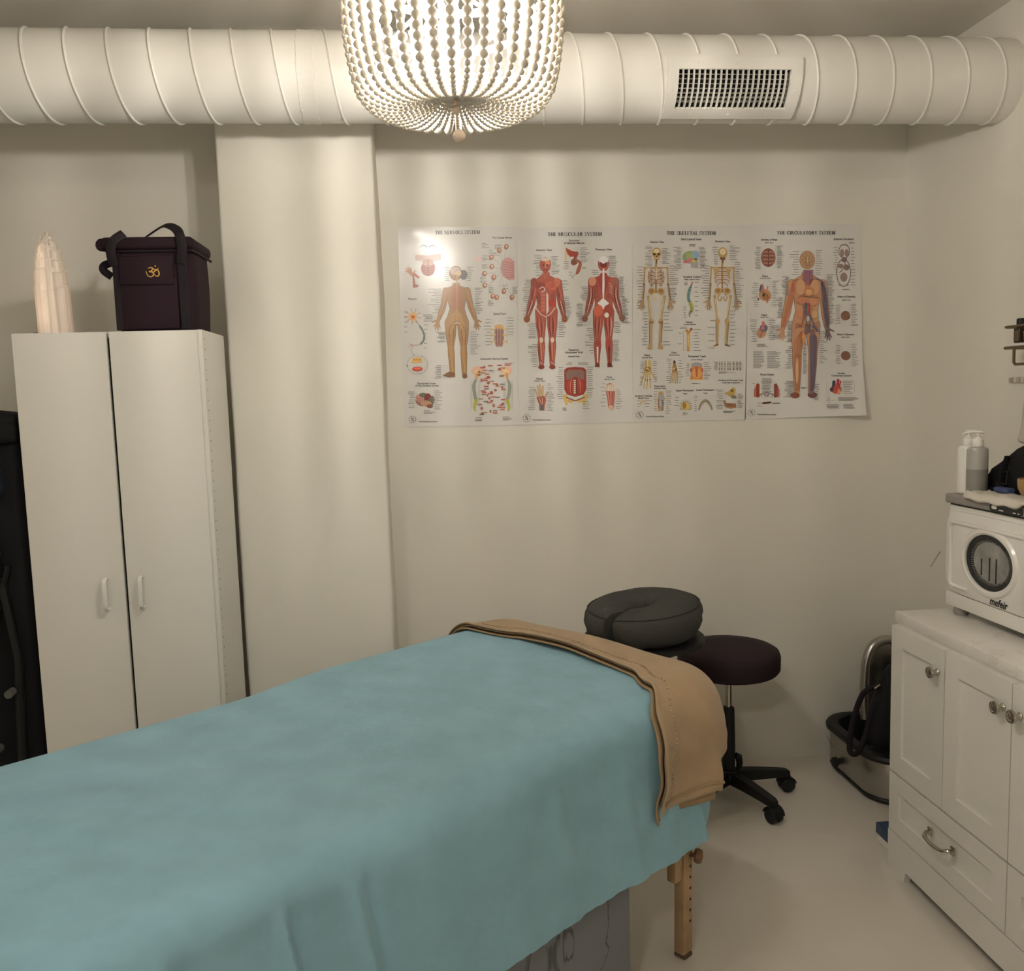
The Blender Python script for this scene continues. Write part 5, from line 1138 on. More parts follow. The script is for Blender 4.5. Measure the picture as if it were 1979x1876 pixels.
# tan folded blanket across the head end
bl = thing('blanket', 'tan folded blanket laid across the head end of the massage table', 'blanket', tp(1.9, -1.3, .52))
def left_edge(t):
    K = [(-2.40, 1.80), (-2.25, 1.838), (-1.96, 1.885), (-1.75, 1.880), (-1.49, 1.840), (-1.376, 1.775), (-1.29, 1.700), (-1.20, 1.685), (-1.0, 1.690)]
    for (x0, y0), (x1, y1) in zip(K, K[1:]):
        if t <= x1: return lerp(y0, y1, smooth01((t-x0)/(x1-x0)) if x0 > -1.5 and x1 < -1.2 else (t-x0)/(x1-x0))
    return K[-1][1]
def flat_drape(s, t, off, flare=0.0):
    qa = min(max(s, A0+RC), A1-RC); qb = min(max(t, B0+RC), B1-RC)
    dx, dy = s-qa, t-qb; d = math.hypot(dx, dy)
    if d < 1e-6: P = tp(s, t, ztop(s)+off); return P
    return drape((qa, qb), (dx/d, dy/d), d, off, flare)
def blanket_layer(off, dl, tlen, name, edge_lift=0.0, m=M_blanket, sr=2.13, tmin=-2.40):
    NA, NB = 40, 120
    def f(i, j):
        t = lerp(tmin, tlen, j/(NB-1)); s0 = left_edge(t)+dl
        send = lerp(sr, 2.075, smooth01((t+1.36)/.2))-0.13*smooth01((t+1.22)/.18)
        u = i/(NA-1); s = lerp(s0, send, u)
        hang = smooth01((t+1.30)/.1)
        o = off+0.004*math.sin(t*9+s*6)*(1-hang*.5)+0.0025*math.sin(s*40+t*13)
        o += hang*(0.010*math.sin(s*26-.6+t*3)+0.006*math.sin(t*22+s*9)+0.004*math.sin(t*48-s*30)+0.005*math.exp(-((s-1.90-(t+1.2)*.35)/.02)**2))+0.006*math.exp(-((u-.02)/.03)**2)
        o += 0.009*hang+(0.012*hang+0.022*math.exp(-((t+1.24)/.10)**2))*smooth01((u-.5)/.5)
        o += 0.010*math.exp(-((t+1.86)/.20)**2)*smooth01((u-.3)/.7)
        if j < 16 and i < 6: o += .012*(1-j/16)*(1-i/6)
        P = flat_drape(s, t, o)
        return P
    mb = MB(); mb.grid(f, NA, NB)
    th = 0.0035
    mb2 = MB()
    mb2.grid(lambda i, j: f(i, j), NA, NB)
    o = mb2.build(name, m, bl, True, 60)
    so = o.modifiers.new('thickness', 'SOLIDIFY'); so.thickness = th; so.offset = -1
    return f
f1 = blanket_layer(0.024, 0.0, -1.055, 'top_layer')
f2 = blanket_layer(0.014, 0.012, -1.075, 'middle_layer', tmin=-2.36)
f3 = blanket_layer(0.007, -0.006, -1.03, 'bottom_layer', tmin=-2.36, m=M_blanket_edge, sr=2.10)
# stitched hem ridge parallel to the folded edge
mb = MB()
for j in range(22, 118):
    P = f1(6, j); add_ball(mb, P+Vector((0, 0, .0012)), .0035, .0022)
mb.build('hem_stitching', M_blanket, bl, True, 180)
MB().tube([f1(i, 117)+Vector((0, 0, .0)) for i in range(2, 39)], .0045, 8).build('bottom_hem', M_blanket_edge, bl)

# white liner corner peeking from the blanket
# ------------------------------------------------------------------ face cradle
fcr = thing('face_cradle', 'charcoal covered horseshoe face cradle at the head of the massage table', 'headrest', tp(2.30, -1.77, .78))
FCc = Vector((0.700, 2.80, 0.787)); fa = TA; fb = TB
def shoe(scale_in=1.0):
    # centre line of the horseshoe, opening towards the table (-a)
    P = []
    for k in range(41):
        t = math.radians(lerp(-174, 174, k/40)); P.append((math.cos(t), math.sin(t)))
    return P
mb = MB(); C0 = shoe()
NS2 = 20
def shoe_pt(i, j):
    c, s_ = C0[i]; cen = fa*(c*.122)+fb*(s_*.100)
    nrm = (fa*(c/.122)+fb*(s_/.100)).normalized()
    a = 2*PI*j/NS2
    endf = min(1.0, (min(i, 40-i)+.4)/3.2); endf = math.sqrt(max(0.0, 1-(1-endf)**2))
    e = .78; ca = math.copysign(abs(math.cos(a))**e, math.cos(a)); sa = math.copysign(abs(math.sin(a))**e, math.sin(a))
    w = .088*lerp(.45, 1, endf); h = .056*lerp(.5, 1, endf)
    wr = 1+(.045*math.sin(i*.9+j*1.7)+.025*math.sin(i*2.1-j*.8))*(1 if sa < .3 else .25)
    up = .010*c
    dx = nrm*(ca*w*wr*(1.0 if ca > 0 else .92))
    return FCc+cen+dx+Vector((0, 0, .055+up+sa*h*wr-(0.012 if sa < -.5 else 0)))
mb.grid(shoe_pt, 41, NS2, cv=True)
for i in (0, 40): mb.add([shoe_pt(i, j) for j in range(NS2)], [list(range(NS2))])
mb.build('cushion', M_cradle, fcr, True, 80)
mb = MB()
for half in (range(0, 41),):
    mb.tube([shoe_pt(i, 2)+Vector((0, 0, .002)) for i in half], .0022, 5)
mb.build('piping', mat('charcoal_piping', (.03, .03, .028), .9), fcr)
mb = MB(); M = Matrix(((fa.x, fb.x, 0, FCc.x), (fa.y, fb.y, 0, FCc.y), (0, 0, 1, FCc.z), (0, 0, 0, 1)))
mb.prism([(x*.98, y) for x, y in [(.20*math.cos(math.radians(t)), .20*math.sin(math.radians(t))) for t in range(-150, 151, 15)]], -.030, -.014, M); mb.build('platform', M_black, fcr)
for sb in (-.09, .09): MB().tube([tp(2.00, -1.77+sb, .70), tp(2.16, -1.77+sb, .725), tp(2.26, -1.77+sb, .775)], .010, 10).build('support_rod', M_steel, fcr)
MB().box((-.06, -.13, -.06), (.0, .13, -.028), .008, 2, M=M).build('bracket', M_black, fcr)

# ------------------------------------------------------------------ grey marbled block below the table
gb = tag(MB().box((-.36, .0, 0.0), (.30, .36, .60), .012, 2, M=Matrix.Translation(tp(1.355, -1.342, .0)) @ Matrix.Rotation(math.atan2(TA.y, TA.x), 4, 'Z')).build('covered_box', M_greymarble),
    'dark grey marbled covered box standing under the massage table', 'box')

# ------------------------------------------------------------------ rolling stool
SX, SY = 1.125, 3.185
st = thing('rolling_stool', 'round dark plum stool on a black five-star castor base', 'stool', (SX, SY, 0))
T0 = Matrix.Translation((SX, SY, 0))
MB().lathe([(0.0, .506), (.160, .506), (.183, .510), (.192, .522), (.193, .572), (.187, .588), (.172, .597), (.10, .605), (0.0, .606)], 48, T0, caps=False).build('seat', M_seat, st, True, 60)
MB().lathe([(.10, .498), (.10, .512)], 20, T0).build('seat_plate', M_black, st)
MB().lathe([(.0115, .36), (.0115, .50)], 14, T0).build('gas_piston', M_chrome, st)
MB().lathe([(.022, .085), (.025, .20), (.0225, .355), (.0205, .362), (.013, .364)], 18, T0).build('column', M_black, st)
MB().tube([(SX+.024, SY-.01, .17), (SX+.036, SY-.01, .165), (SX+.040, SY-.01, .14), (SX+.034, SY-.01, .10)], [.012, .014, .013, .008], 10).build('column_cover', M_black, st)
MB().lathe([(.030, .062), (.042, .07), (.044, .10), (.030, .115)], 20, T0).build('hub', M_black, st)
for k in range(5):
    a = math.radians(-68+72*k); ca, sa = math.cos(a), math.sin(a); nx, ny = -sa, ca
    q = lambda r, w, z: (SX+r*ca+w*nx, SY+r*sa+w*ny, z)
    mb = MB(); rows = []
    for r, w, zt, zb in ((.02, .026, .110, .068), (.10, .023, .106, .068), (.20, .019, .094, .064), (.238, .018, .088, .060), (.250, .014, .082, .060)):
        rows.append([q(r, -w, zb), q(r, w, zb), q(r, w*.8, zt), q(r, -w*.8, zt)])
    mb.add([v for r in rows for v in r], [[i*4+j, i*4+(j+1) % 4, i*4+4+(j+1) % 4, i*4+4+j] for i in range(4) for j in range(4)]+[[0, 1, 2, 3], [16, 17, 18, 19]])
    lg = mb.build('leg', M_black, st, True, 40)
    ax = Vector((nx, ny, 0)); c0 = Vector(q(.240, 0, .029))
    for sg in (-1, 1):
        MB().lathe([(.012, -.009), (.026, -.009), (.029, -.006), (.029, .006), (.026, .009), (.012, .009)], 20, orient(c0+ax*.013*sg, ax)).build('castor_wheel', M_black, lg)
    MB().tube([q(.240, 0, .062), q(.240, 0, .035)], .008, 8).build('castor_stem', M_black, lg)
    mb = MB(); mb.grid(lambda i, j: tuple(c0+ax*lerp(-.024, .024, j/3)+Vector((ca*math.cos(PI*i/10)*.032, sa*math.cos(PI*i/10)*.032, .004+math.sin(PI*i/10)*.030))), 11, 4); mb.build('castor_hood', M_black, lg)

# ------------------------------------------------------------------ dresser (vanity) with marble top
DX, DY0, DY1 = 1.464, 2.622, 1.452
dr = thing('dresser', 'white shaker dresser with doors and drawers standing along the right wall', 'dresser', (1.72, 2.04, 0))
mb = MB()
mb.box((DX+.020, DY1, .125), (XR-.006, DY0, .822))
mb.build('carcass', M_white, dr, False)
MB().prism([(DY0, 0), (DY0, .134), (DY1, .134), (DY1, 0), (DY1+.098, 0), (DY1+.108, .036), (DY0-.108, .036), (DY0-.098, 0)], 0, .022, Matrix(((0, 0, 1, DX), (1, 0, 0, 0), (0, 1, 0, 0), (0, 0, 0, 1)))).build('plinth', M_white, dr, False)
for y0, y1 in ((DY0, DY0-.02), (DY1+.02, DY1)): MB().box((DX+.023, y1, 0), (XR-.006, y0, .1245)).build('side_plinth', M_white, dr, False)
def shaker(name, ya, yb, za, zb, stile=.062, knob=None, pull=None):
    """frame-and-panel front lying in the plane x = DX, y from ya (far) to yb (near)"""
    y0, y1 = min(ya, yb)+.0021, max(ya, yb)-.0021; z0, z1 = za+.0021, zb-.0021
    mb = MB(); X0, X1, XP = DX, DX+.019, DX+.0085
    mb.box((X0, y0, z0), (X1, y0+stile, z1)).box((X0, y1-stile, z0), (X1, y1, z1)).box((X0, y0+stile, z0), (X1, y1-stile, z0+stile)).box((X0, y0+stile, z1-stile), (X1, y1-stile, z1))
    o = mb.build(name, M_white, dr, False)
    MB().box((XP, y0+stile-.001, z0+stile-.001), (X1, y1-stile+.001, z1-stile+.001)).build('panel', M_white, o, False)
    if knob:
        MB().lathe([(.009, 0), (.010, .003), (.0065, .008), (.006, .014), (.009, .019), (.0165, .021), (.018, .025), (.0165, .029), (.011, .0305), (.009, .029), (.003, .0315)], 20, orient((X0, knob[0], knob[1]), (-1, 0, 0))).build('knob', M_chrome, o)
    if pull:
        yc, zc = pull; P = []
        P = [(X0-.002, yc+.058, zc+.004), (X0-.016, yc+.055, zc+.006), (X0-.028, yc+.040, zc), (X0-.032, yc, zc-.003), (X0-.028, yc-.040, zc), (X0-.016, yc-.055, zc+.006), (X0-.002, yc-.058, zc+.004)]
        h = MB().tube(catmull(P, 5), .0048, 8, flat=(1.3, .9))
        for sg in (-1, 1): h.box((X0-.005, yc+sg*.058-.009, zc-.008), (X0, yc+sg*.058+.009, zc+.018), .002, 2)
        h.build('pull', M_chrome, o)
    return o
ys = [2.620, 2.328, 2.036, 1.745, 1.454]
shaker('door', ys[0], ys[1], .336, .818, knob=(2.362, .742)); shaker('door', ys[1], ys[2], .336, .818, knob=(2.069, .742))
shaker('door', ys[2], ys[3], .336, .818, knob=(2.003, .742)); shaker('door', ys[3], ys[4], .336, .818, knob=(1.71, .742))
shaker('drawer', ys[0], ys[2], .136, .334, .055, pull=(2.325, .238)); shaker('drawer', ys[2], ys[4], .136, .334, .055, pull=(1.745, .238))
tag(MB().box((1.478, 1.440, .824), (XR-.003, 2.626, .858), .003, 2).build('worktop', M_marble), 'white veined marble worktop on the dresser', 'worktop')

# ------------------------------------------------------------------ towel warmer
WX, WY0, WY1, WZ = 1.620, 2.595, 2.135, .858
tw = thing('towel_warmer', 'white towel warmer cabinet with an oval porthole standing on the marble worktop', 'towel warmer', (1.76, 2.365, WZ))
WB = 1.905
MB().box((WX+.014, WY1, WZ+.024), (WB, WY0, 1.202), .006, 2).build('body', M_gloss, tw)
MB().box((WX+.006, WY1+.002, WZ+.024), (WX+.05, WY0-.002, .928), .006, 2).build('front_skirt', M_gloss, tw)
MB().box((WX+.016, WY1+.004, 1.196), (WX+.05, WY0-.004, 1.2065), .001, 1).build('gap_shade_strip', M_dark, tw)  # added black strip painting the shadow gap under the lid
MB().box((WX+.000, WY1-.002, 1.2065), (WB+.004, WY0+.003, 1.236), .007, 3).build('lid', M_grey, tw)
# door with grip recess and oval window
YC, ZCW, RA, RB = 2.374, 1.054, .110, .082
y0, y1, z0, z1 = WY1+.008, WY0-.008, .931, 1.186
mb = MB(); nn = 48
def ring_y(ra, rb, x): return [(x, YC+ra*math.cos(2*PI*k/nn), ZCW+rb*math.sin(2*PI*k/nn)) for k in range(nn)]
def rect_ring(x, m=0.0):
    out = []
    for k in range(nn):
        a = 2*PI*k/nn; c, s_ = math.cos(a), math.sin(a); hw, hh = (y1-y0)/2-m, (z1-z0)/2-m
        q = 1/max(abs(c)/hw, abs(s_)/hh) if True else 0
        e = 8.0; q = (abs(c/hw)**e+abs(s_/hh)**e)**(-1/e)
        out.append((x, (y0+y1)/2+c*q, (z0+z1)/2+s_*q))
    return out
R = [rect_ring(WX+.014), rect_ring(WX+.002), rect_ring(WX, .004), ring_y(RA+.022, RB+.022, WX), ring_y(RA+.016, RB+.016, WX-.006), ring_y(RA+.006, RB+.006, WX-.007), ring_y(RA, RB, WX-.003), ring_y(RA, RB, WX+.010)]
mb.add([v for r in R for v in r], [[i*nn+k, i*nn+(k+1) % nn, (i+1)*nn+(k+1) % nn, (i+1)*nn+k] for i in range(len(R)-1) for k in range(nn)])
door = mb.build('door', M_gloss, tw, True, 30)
mb = MB(); R = [ring_y(RA, RB, WX+.003), ring_y(RA*.77, RB*.77, WX+.004), ring_y(RA*.73, RB*.73, WX+.007)]
mb.add([v for r in R for v in r], [[i*nn+k, i*nn+(k+1) % nn, (i+1)*nn+(k+1) % nn, (i+1)*nn+k] for i in range(2) for k in range(nn)]); wr = mb.build('window_ring', M_glassdark, door)
M_glass = mat('grey_window', (.27, .265, .245), .18, var=.35, vscale=14)
mb = MB(); mb.add(ring_y(RA*.75, RB*.75, WX+.0072), [list(range(nn))]); mb.build('window_pane', M_glass, door, False)
for k in range(72):
    a = 2*PI*k/72; c, s_ = math.cos(a), math.sin(a)
    if k == 0: rib = []
    MB().tube([(WX+.0035, YC+RA*.80*c, ZCW+RB*.80*s_), (WX+.006, YC+RA*.73*c, ZCW+RB*.73*s_)], .0011, 4).build('ring_notch', mat('grey_notch', (.32, .31, .29), .4), wr)
for yy, h0, h1 in ((2.348, .988, 1.070), (2.378, 1.0, 1.068), (2.415, 1.01, 1.06)): MB().box((WX+.005, yy-.0012, h0), (WX+.0073, yy+.0012, h1)).build('rack_rod', M_dark, door, False)
# finger recess along the far edge of the door, shown as a raised lip round a set-back panel
mb = MB(); lip = [(WX-.001, 2.170, 1.152), (WX-.001, 2.540, 1.152), (WX-.001, 2.552, 1.147), (WX-.001, 2.557, 1.136), (WX-.001, 2.557, .968), (WX-.001, 2.552, .957), (WX-.001, 2.540, .953), (WX-.001, 2.470, .953)]
mb.tube(lip, .0065, 10); mb.build('grip_lip', M_gloss, door)
vs, fs = text_mesh('mefeir', 0.18, 0.024); xa = min(v[0] for v in vs); xb = max(v[0] for v in vs); k = .080/(xb-xa)
MB_t = MB(); MB_t.add([(WX-.0012, 2.322-(v[0]-(xa+xb)/2)*k, .936+v[1]*k*1.05) for v in vs], fs); MB_t.build('brand_lettering', M_black, tw, False)
MB().prism([(a, b) for a, b in rrect(.142, .023, .0105)], 0, .002, Matrix(((0, 0, -1, WX), (1, 0, 0, 2.303), (0, 1, 0, 1.2195), (0, 0, 0, 1)))).build('control_panel', M_glassdark, tw)
MB().prism(rrect(.021, .010, .0045), 0, .004, Matrix(((0, 0, -1, WX-.001), (1, 0, 0, 2.350), (0, 1, 0, 1.2215), (0, 0, 0, 1)))).build('switch', M_whiteplastic, tw)
for y_, l in ((2.322, .020), (2.265, .012), (2.248, .008)): MB().box((WX-.0026, y_-l/2, 1.214), (WX-.002, y_+l/2, 1.2165)).build('panel_mark', M_whiteplastic, tw, False)
for yy in (2.545, 2.185):
    for xx in (WX+.030, WB-.04): MB().lathe([(.020, WZ+.0005), (.023, WZ+.009), (.020, WZ+.025)], 16, Matrix.Translation((xx, yy, 0))).build('foot', M_grey, tw)

# ------------------------------------------------------------------ pump bottles
def pump_bottle(x, y, z, m, label, turn, liquid=None):
    o = thing('pump_bottle', label, 'bottle', (x, y, z), 'pump bottles on the towel warmer'); T = Matrix.Translation((x, y, z))
    MB().lathe([(.027, .0005), (.030, .003), (.030, .138), (.027, .146), (.015, .150), (.014, .152)], 28, T).build('bottle_body', m, o)
    if liquid: MB().lathe([(.0302, .003), (.0302, .082)], 28, T, caps=False).build('liquid', liquid, o)
    MB().lathe([(.0158, .150), (.0165, .152), (.0165, .170), (.0155, .172), (.009, .173), (.008, .178), (.004, .178), (.004, .192)], 22, T).build('collar', M_whiteplastic, o)
    ca, sa = math.cos(turn), math.sin(turn)
    MB().tube([(x-.010*ca, y-.010*sa, z+.193), (x+.012*ca, y+.012*sa, z+.194), (x+.034*ca, y+.034*sa, z+.191), (x+.042*ca, y+.042*sa, z+.186)], [.006, .006, .0045, .004], 8, flat=(1.2, .7)).build('pump_head', M_whiteplastic, o)
pump_bottle(1.674, 2.564, 1.236, M_whiteplastic, 'opaque white pump bottle on the towel warmer lid', -.5)
pump_bottle(1.662, 2.501, 1.236, mat('frosted_grey', (.40, .385, .35), .3), 'frosted grey half-full pump bottle on the towel warmer lid', math.radians(150), mat('grey_liquid', (.255, .245, .225), .3))

# ------------------------------------------------------------------ things on the towel warmer lid
LZ = 1.236
tt = MB()
def towel_pt(i, j):
    u, v = i/40, j/14; y = lerp(2.538, 2.155, u); x = lerp(1.604, lerp(1.628, 1.70, smooth01((u-.12)/.15)), v)
    rnd = smooth01(min(u, 1-u)*9)*smooth01(v*4+.25)
    z = LZ+.0035+.013*rnd+.002*math.sin(u*31+v*9)+(.012*math.exp(-((u-.86)/.05)**2)*(1-v))
    if v < .18: z -= .007*(1-v/.18)*smooth01(u*3); x -= .003*(1-v/.18)
    x += .035*(1-smooth01(u*5))
    return (x, y, z)
tt.grid(towel_pt, 41, 15); o = tt.build('hand_towel', M_towel, None, True, 80)
so = o.modifiers.new('thickness', 'SOLIDIFY'); so.thickness = .007; so.offset = -.6
tag(o, 'small cream terry towel folded along the front of the towel warmer lid', 'towel')
pk = thing('strap_pouch', 'black padded pouch with buckled straps lying on the towel warmer lid', 'pouch', (1.745, 2.38, LZ))
prof2 = [(2.556, .022), (2.566, .045), (2.556, .062), (2.535, .068), (2.52, .074), (2.49, .10), (2.42, .148), (2.385, .162), (2.36, .160), (2.29, .13), (2.22, .11), (2.20, .06), (2.205, .012), (2.35, .010), (2.53, .010)]
prof2 = [(y-.028, z) for y, z in prof2]
bm = bmesh.new(); lo = [bm.verts.new((1.706, y, LZ+z)) for y, z in prof2]; hi = [bm.verts.new((1.80, y, LZ+z)) for y, z in prof2]
bm.faces.new(lo); bm.faces.new(hi[::-1]); nP = len(prof2)
for i in range(nP): bm.faces.new((lo[i], lo[(i+1) % nP], hi[(i+1) % nP], hi[i]))
bmesh.ops.bevel(bm, geom=[e for e in bm.edges], offset=.009, segments=3, profile=.5, affect='EDGES')
mb = MB(); mb.bm(bm); mb.build('padding', M_blackfab, pk, True, 50)
MB().box((1.69, 2.43, LZ+.018), (1.71, 2.535, LZ+.026), .003, 2).build('tab', M_blackfab, pk)
MB().tube(catmull([(1.700, 2.415, LZ+.125), (1.697, 2.43, LZ+.08), (1.696, 2.438, LZ+.04), (1.695, 2.43, LZ+.015)], 6), 1.0, 8, flat=(.011, .003), up=Vector((0, 1, 0))).build('strap', M_bagtrim, pk)
for yc, zc, w_, h_ in ((2.425, LZ+.060, .034, .032), (2.440, LZ+.030, .030, .022)):
    MB().tube([(1.693, yc-w_/2, zc-h_/2), (1.693, yc+w_/2, zc-h_/2-.004), (1.693, yc+w_/2-.004, zc+h_/2), (1.693, yc-w_/2-.004, zc+h_/2+.004)], .0035, 6, closed=True).build('buckle', M_black, pk)
tag(MB().box((1.672, 2.375, LZ+.018), (1.700, 2.440, LZ+.034), .006, 2).build('folded_cloth', M_bluecloth), 'scrap of blue cloth tucked under the buckle on the towel warmer', 'cloth')
tag(MB().lathe([(.018, .0), (.032, .010), (.040, .028), (.042, .045), (.041, .054), (.038, .054), (.036, .045), (.028, .014), (.004, .008)], 28, Matrix.Translation((1.662, 2.248, LZ+.021))).build('wooden_bowl', M_bowl),
    'small turned wooden bowl on the towel warmer at the right edge', 'bowl')
tr = thing('black_case', 'low black ribbed case behind the pump bottles on the towel warmer', 'case', (1.86, 2.4, LZ))
MB().box((1.822, 2.18, LZ+.0008), (1.895, 2.618, LZ+.062), .004, 2).build('shell', M_black, tr)
for k in range(3): MB().box((1.820, 2.182, LZ+.066-.009*k), (1.897, 2.620, LZ+.0695-.009*k), .001, 1).build('rib', M_blackpad, tr)

# ------------------------------------------------------------------ brass wall shelf with little bottles
sh = thing('rail_shelf', 'antique brass rail shelf on the right wall at the frame edge', 'shelf', (1.99, 2.5, 1.68))
def rail(P, r=.0045, name='rail'): MB().tube(P, r, 8).build(name, M_brass, sh)
YE = 2.735; YN = 2.25
rail([(1.985, YE, 1.7535), (1.907, YE, 1.7535), (1.900, YE-.006, 1.7535), (1.900, YN, 1.7535), (1.985, YN, 1.7535)])
rail([(1.985, YE+.002, 1.686), (1.906, YE+.002, 1.686), (1.900, YE-.004, 1.686), (1.900, YN, 1.686), (1.985, YN, 1.686)], .005)
rail([(1.900, 2.685, 1.684), (1.900, 2.685, 1.639), (1.900, 2.678, 1.632), (1.900, YN+.05, 1.632), (1.900, YN+.04, 1.64), (1.900, YN+.04, 1.684)], .0045, 'towel_bar')
MB().box((1.905, YN+.005, 1.684), (1.989, YE-.006, 1.6995), .001, 1).build('shelf_plate', M_metalwhite, sh)
M_amber = mat('brown_glass', (.055, .032, .018), .12)
def little_bottle(y, label, lab):
    o = thing('oil_bottle', label, 'bottle', (1.930, y, 1.70), 'little bottles on the brass shelf')
    MB().box((1.916, y-.015, 1.7005), (1.946, y+.015, 1.750), .005, 3).build('bottle_body', M_amber, o)
    MB().box((1.9145, y-.011, 1.7075), (1.9165, y+.011, 1.738), .0008, 1).build('paper_label', lab, o)
    MB().lathe([(.0125, 1.7505), (.0125, 1.776), (.011, 1.779), (.003, 1.779)], 14, Matrix.Translation((1.931, y, 0))).build('cap', M_black, o)
    return o
b1 = little_bottle(2.700, 'brown bottle with black cap and tan label at the end of the brass shelf', mat('tan_label', (.17, .12, .07), .5))
for k in range(4): MB().box((1.9138, 2.692+.0, 1.712+.006*k), (1.9146, 2.708, 1.7145+.006*k)).build('label_line', mat('dark_print', (.05, .035, .025), .6), b1, False)
b2 = little_bottle(2.652, 'brown bottle with black cap and red label on the brass shelf', mat('red_label', (.36, .035, .045), .5))
MB().lathe([(.005, 0), (.005, .0006)], 12, orient((1.9146, 2.655, 1.722), (-1, 0, 0))).build('label_dot', M_whiteplastic, b2)
MB().box((1.9138, 2.6415, 1.730), (1.9146, 2.6625, 1.7335)).build('label_band', mat('pink_band', (.6, .35, .35), .5), b2, False)
ws = thing('hook_strip', 'pale plastic hook strip stuck on the right wall below the brass shelf', 'hook strip', (1.988, 2.77, 1.58))
MB().box((1.984, 2.66, 1.572), (1.9905, 2.822, 1.592), .001, 1).build('backing', mat('pale_plastic', (.70, .65, .57), .5), ws)
for y in (2.812, 2.775, 2.738, 2.70): MB().box((1.978, y-.008, 1.574), (1.984, y+.008, 1.590), .002, 2).build('hook', mat('beige_plastic', (.48, .41, .33), .5), ws)
tw2 = MB()
def cloth_pt(i, j):
    u, v = i/20, j/20; y = lerp(2.62, 2.38, u)+.045*v*(1-u); z = lerp(1.642, 1.400-.022*u*4 if u < .25 else 1.378, v)
    return (1.905+.016*math.sin(u*16+v*2)*(.3+v), y, z)
tw2.grid(cloth_pt, 21, 21); o = tw2.build('hanging_towel', M_towel, None, True, 80)
so = o.modifiers.new('thickness', 'SOLIDIFY'); so.thickness = .008
tag(o, 'white towel hanging from the brass bar at the right edge', 'towel')

# ------------------------------------------------------------------ corner behind the dresser: roaster, bag, tube, box
ro = thing('roaster_oven', 'stainless electric roaster with black rim on the floor in the corner', 'roaster', (1.80, 3.23, 0))
def rr_ring(ins, z, n=12, r=.13):
    x0, x1, y0, y1 = 1.622+ins, 1.960-ins, 2.985+ins, 3.484-ins; rr_ = r-ins*.6; out = []
    for cx, cy, a0 in ((x1-rr_, y1-rr_, 0), (x0+rr_, y1-rr_, 90), (x0+rr_, y0+rr_, 180), (x1-rr_, y0+rr_, 270)):
        for k in range(n): a = math.radians(a0+90*k/(n-1)); out.append((cx+rr_*math.cos(a), cy+rr_*math.sin(a), z))
    return out
def shell(name, R, m, parent, cap0=False, cap1=False):
    L = [rr_ring(i, z) for i, z in R]; n = len(L[0]); mb = MB()
    f = [[i*n+k, i*n+(k+1) % n, (i+1)*n+(k+1) % n, (i+1)*n+k] for i in range(len(R)-1) for k in range(n)]
    if cap0: f.append(list(range(n)))
    if cap1: f.append(list(range((len(R)-1)*n, len(R)*n)))
    mb.add([v for r in L for v in r], f); return mb.build(name, m, parent, True, 40)
shell('base', [(.030, 0), (.012, .004), (.006, .018), (.010, .024)], M_black, ro, True, True)
shell('body', [(.010, .024), (.006, .03), (.004, .165), (.008, .172)], M_steel, ro)
shell('rim', [(.004, .165), (-.008, .168), (-.010, .180), (-.004, .190), (.020, .193), (.034, .188), (.038, .170), (.045, .06), (.06, .045)], M_black, ro, False, True)
MB().lathe([(.012, 0), (.012, .008), (.019, .010), (.018, .026), (.014, .029)], 18, orient((1.627, 3.295, .060), (-1, 0, 0))).build('dial', M_black, ro)
MB().tube(catmull([(1.6245, 3.405, .125), (1.6245, 3.385, .118), (1.6245, 3.36, .105), (1.6245, 3.345, .10)], 4), .0009, 4).build('script_mark', M_black, ro)
bp = thing('black_backpack', 'black backpack with looped strap leaning over the roaster by the dresser', 'backpack', (1.75, 3.03, .19))
def pack_pt(i, j):
    a = 2*PI*i/24; t = j/12; e = .6
    c = math.copysign(abs(math.cos(a))**e, math.cos(a)); s_ = math.copysign(abs(math.sin(a))**e, math.sin(a))
    w = lerp(1.0, .78, t)*math.sqrt(max(0.02, 1-(2*t-1)**6))
    return (1.755+.05*t+c*.145*w, 3.075-.02*t+s_*.075*w, lerp(.195, .56, t)+.012*math.sin(a*3+t*4))
mb = MB(); mb.grid(pack_pt, 24, 13, cu=True); mb.add([pack_pt(i, 0) for i in range(24)], [list(range(24))]); mb.add([pack_pt(i, 12) for i in range(24)], [list(range(24))]); mb.build('body', M_blackfab, bp, True, 70)
MB().box((1.675, 2.985, .40), (1.86, 3.05, .545), .03, 3).build('top_pocket', M_blackfab, bp)
MB().tube(catmull([(1.672, 3.06, .452), (1.628, 3.08, .432), (1.602, 3.09, .385), (1.575, 3.09, .290), (1.566, 3.09, .205), (1.580, 3.085, .182), (1.602, 3.08, .200), (1.628, 3.07, .290), (1.652, 3.06, .385), (1.695, 3.04, .440)], 8), 1.0, 8, flat=(.011, .004), up=Vector((0, 1, 0))).build('shoulder_strap', M_bagtrim, bp)
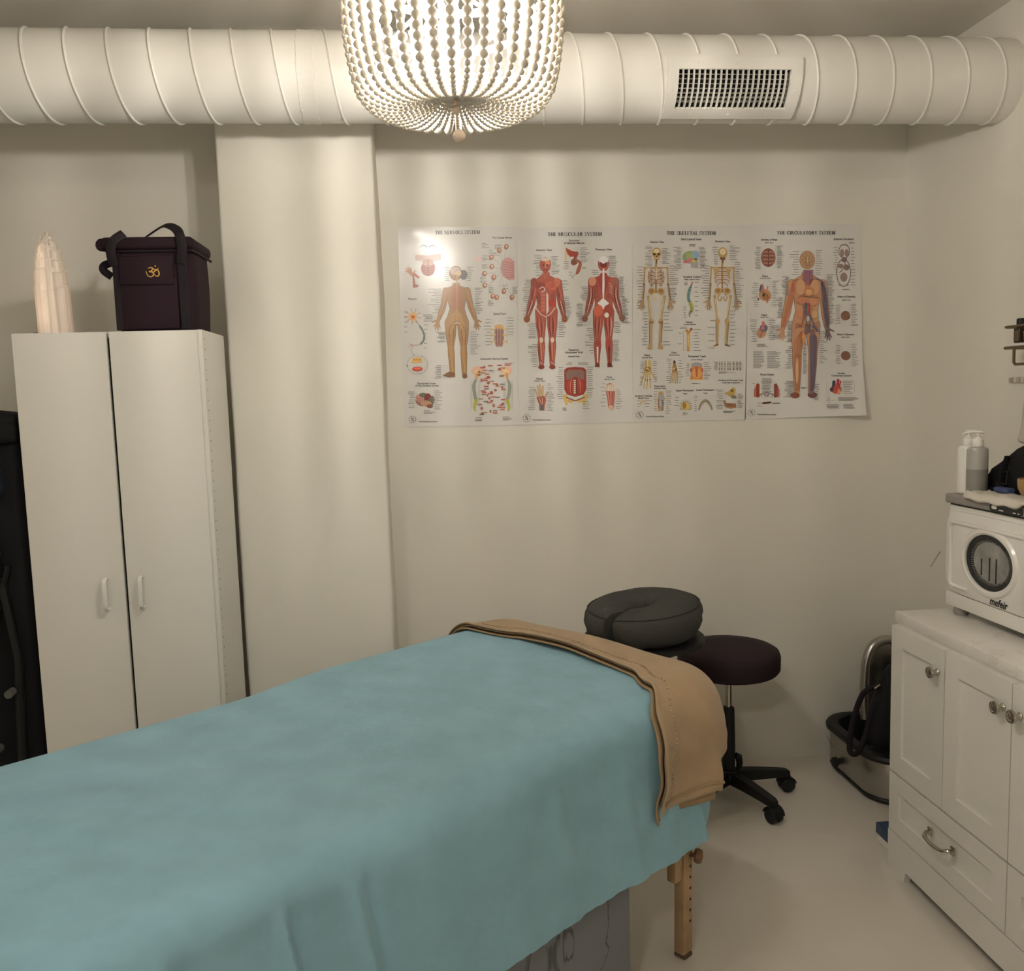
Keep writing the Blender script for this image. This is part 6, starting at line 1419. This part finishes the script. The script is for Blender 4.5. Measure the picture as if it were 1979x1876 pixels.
for p_ in ((1.655, 3.055, .452), (1.690, 3.03, .446)): MB().box((p_[0]-.013, p_[1]-.004, p_[2]-.003), (p_[0]+.013, p_[1]+.002, p_[2]+.003), .001, 1, M=Matrix.Translation(p_) @ Matrix.Rotation(-.5, 4, 'Y') @ Matrix.Translation([-v for v in p_])).build('strap_ring', M_chrome, bp)
lid = thing('serving_dome', 'domed stainless lid stood on end behind the black backpack', 'lid', (1.85, 3.36, .19))
MB().tube(catmull([(1.757, 3.335, .215), (1.757, 3.345, .28), (1.764, 3.355, .40), (1.776, 3.36, .465), (1.806, 3.365, .515), (1.86, 3.37, .532), (1.915, 3.365, .515), (1.945, 3.36, .45), (1.955, 3.345, .30), (1.940, 3.335, .215)], 6), .019, 14).build('rolled_edge', M_steel, lid)
mb = MB(); mb.grid(lambda i, j: (lerp(1.765, 1.945, i/12), 3.36+.05*math.sin(PI*i/12)*math.sin(PI*min(1, j/12+.1)), lerp(.20, .515-.05*abs(i/6-1)**3, j/12)), 13, 13); mb.build('dome', M_steel, lid)
bb = thing('small_box', 'small dark blue and white box on the floor beside the dresser', 'box', (1.56, 2.73, 0))
MB().box((1.512, 2.70, .028), (1.66, 2.79, .066), .003, 2).build('blue_lid', M_blue, bb)
MB().box((1.516, 2.704, 0.0005), (1.656, 2.786, .029), .002, 1).build('white_base', M_white, bb)

# ------------------------------------------------------------------ fill lamp added behind the camera, out of view, to even the light
cl = thing('added_fill_lamp', 'round frosted fill lamp added on the ceiling behind the camera, unseen', 'lamp', (-0.75, -0.85, ZC))
T1 = Matrix.Translation((-0.75, -0.85, 0))
MB().lathe([(.17, ZC-.0005), (.17, ZC-.022), (.155, ZC-.026)], 32, T1).build('base_plate', M_metalwhite, cl)
M_fill = bpy.data.materials.new('fill_lamp_glow'); M_fill.use_nodes = True
_q = M_fill.node_tree.nodes['Principled BSDF']; _q.inputs['Base Color'].default_value = (.9, .87, .8, 1); _q.inputs['Emission Color'].default_value = (*BULB_COLOR, 1); _q.inputs['Emission Strength'].default_value = FILL_LAMP_STRENGTH
MB().lathe([(.155, ZC-.026), (.15, ZC-.05), (.125, ZC-.078), (.08, ZC-.095), (.03, ZC-.102), (.004, ZC-.103)], 16, T1).build('fill_dome', M_fill, cl)
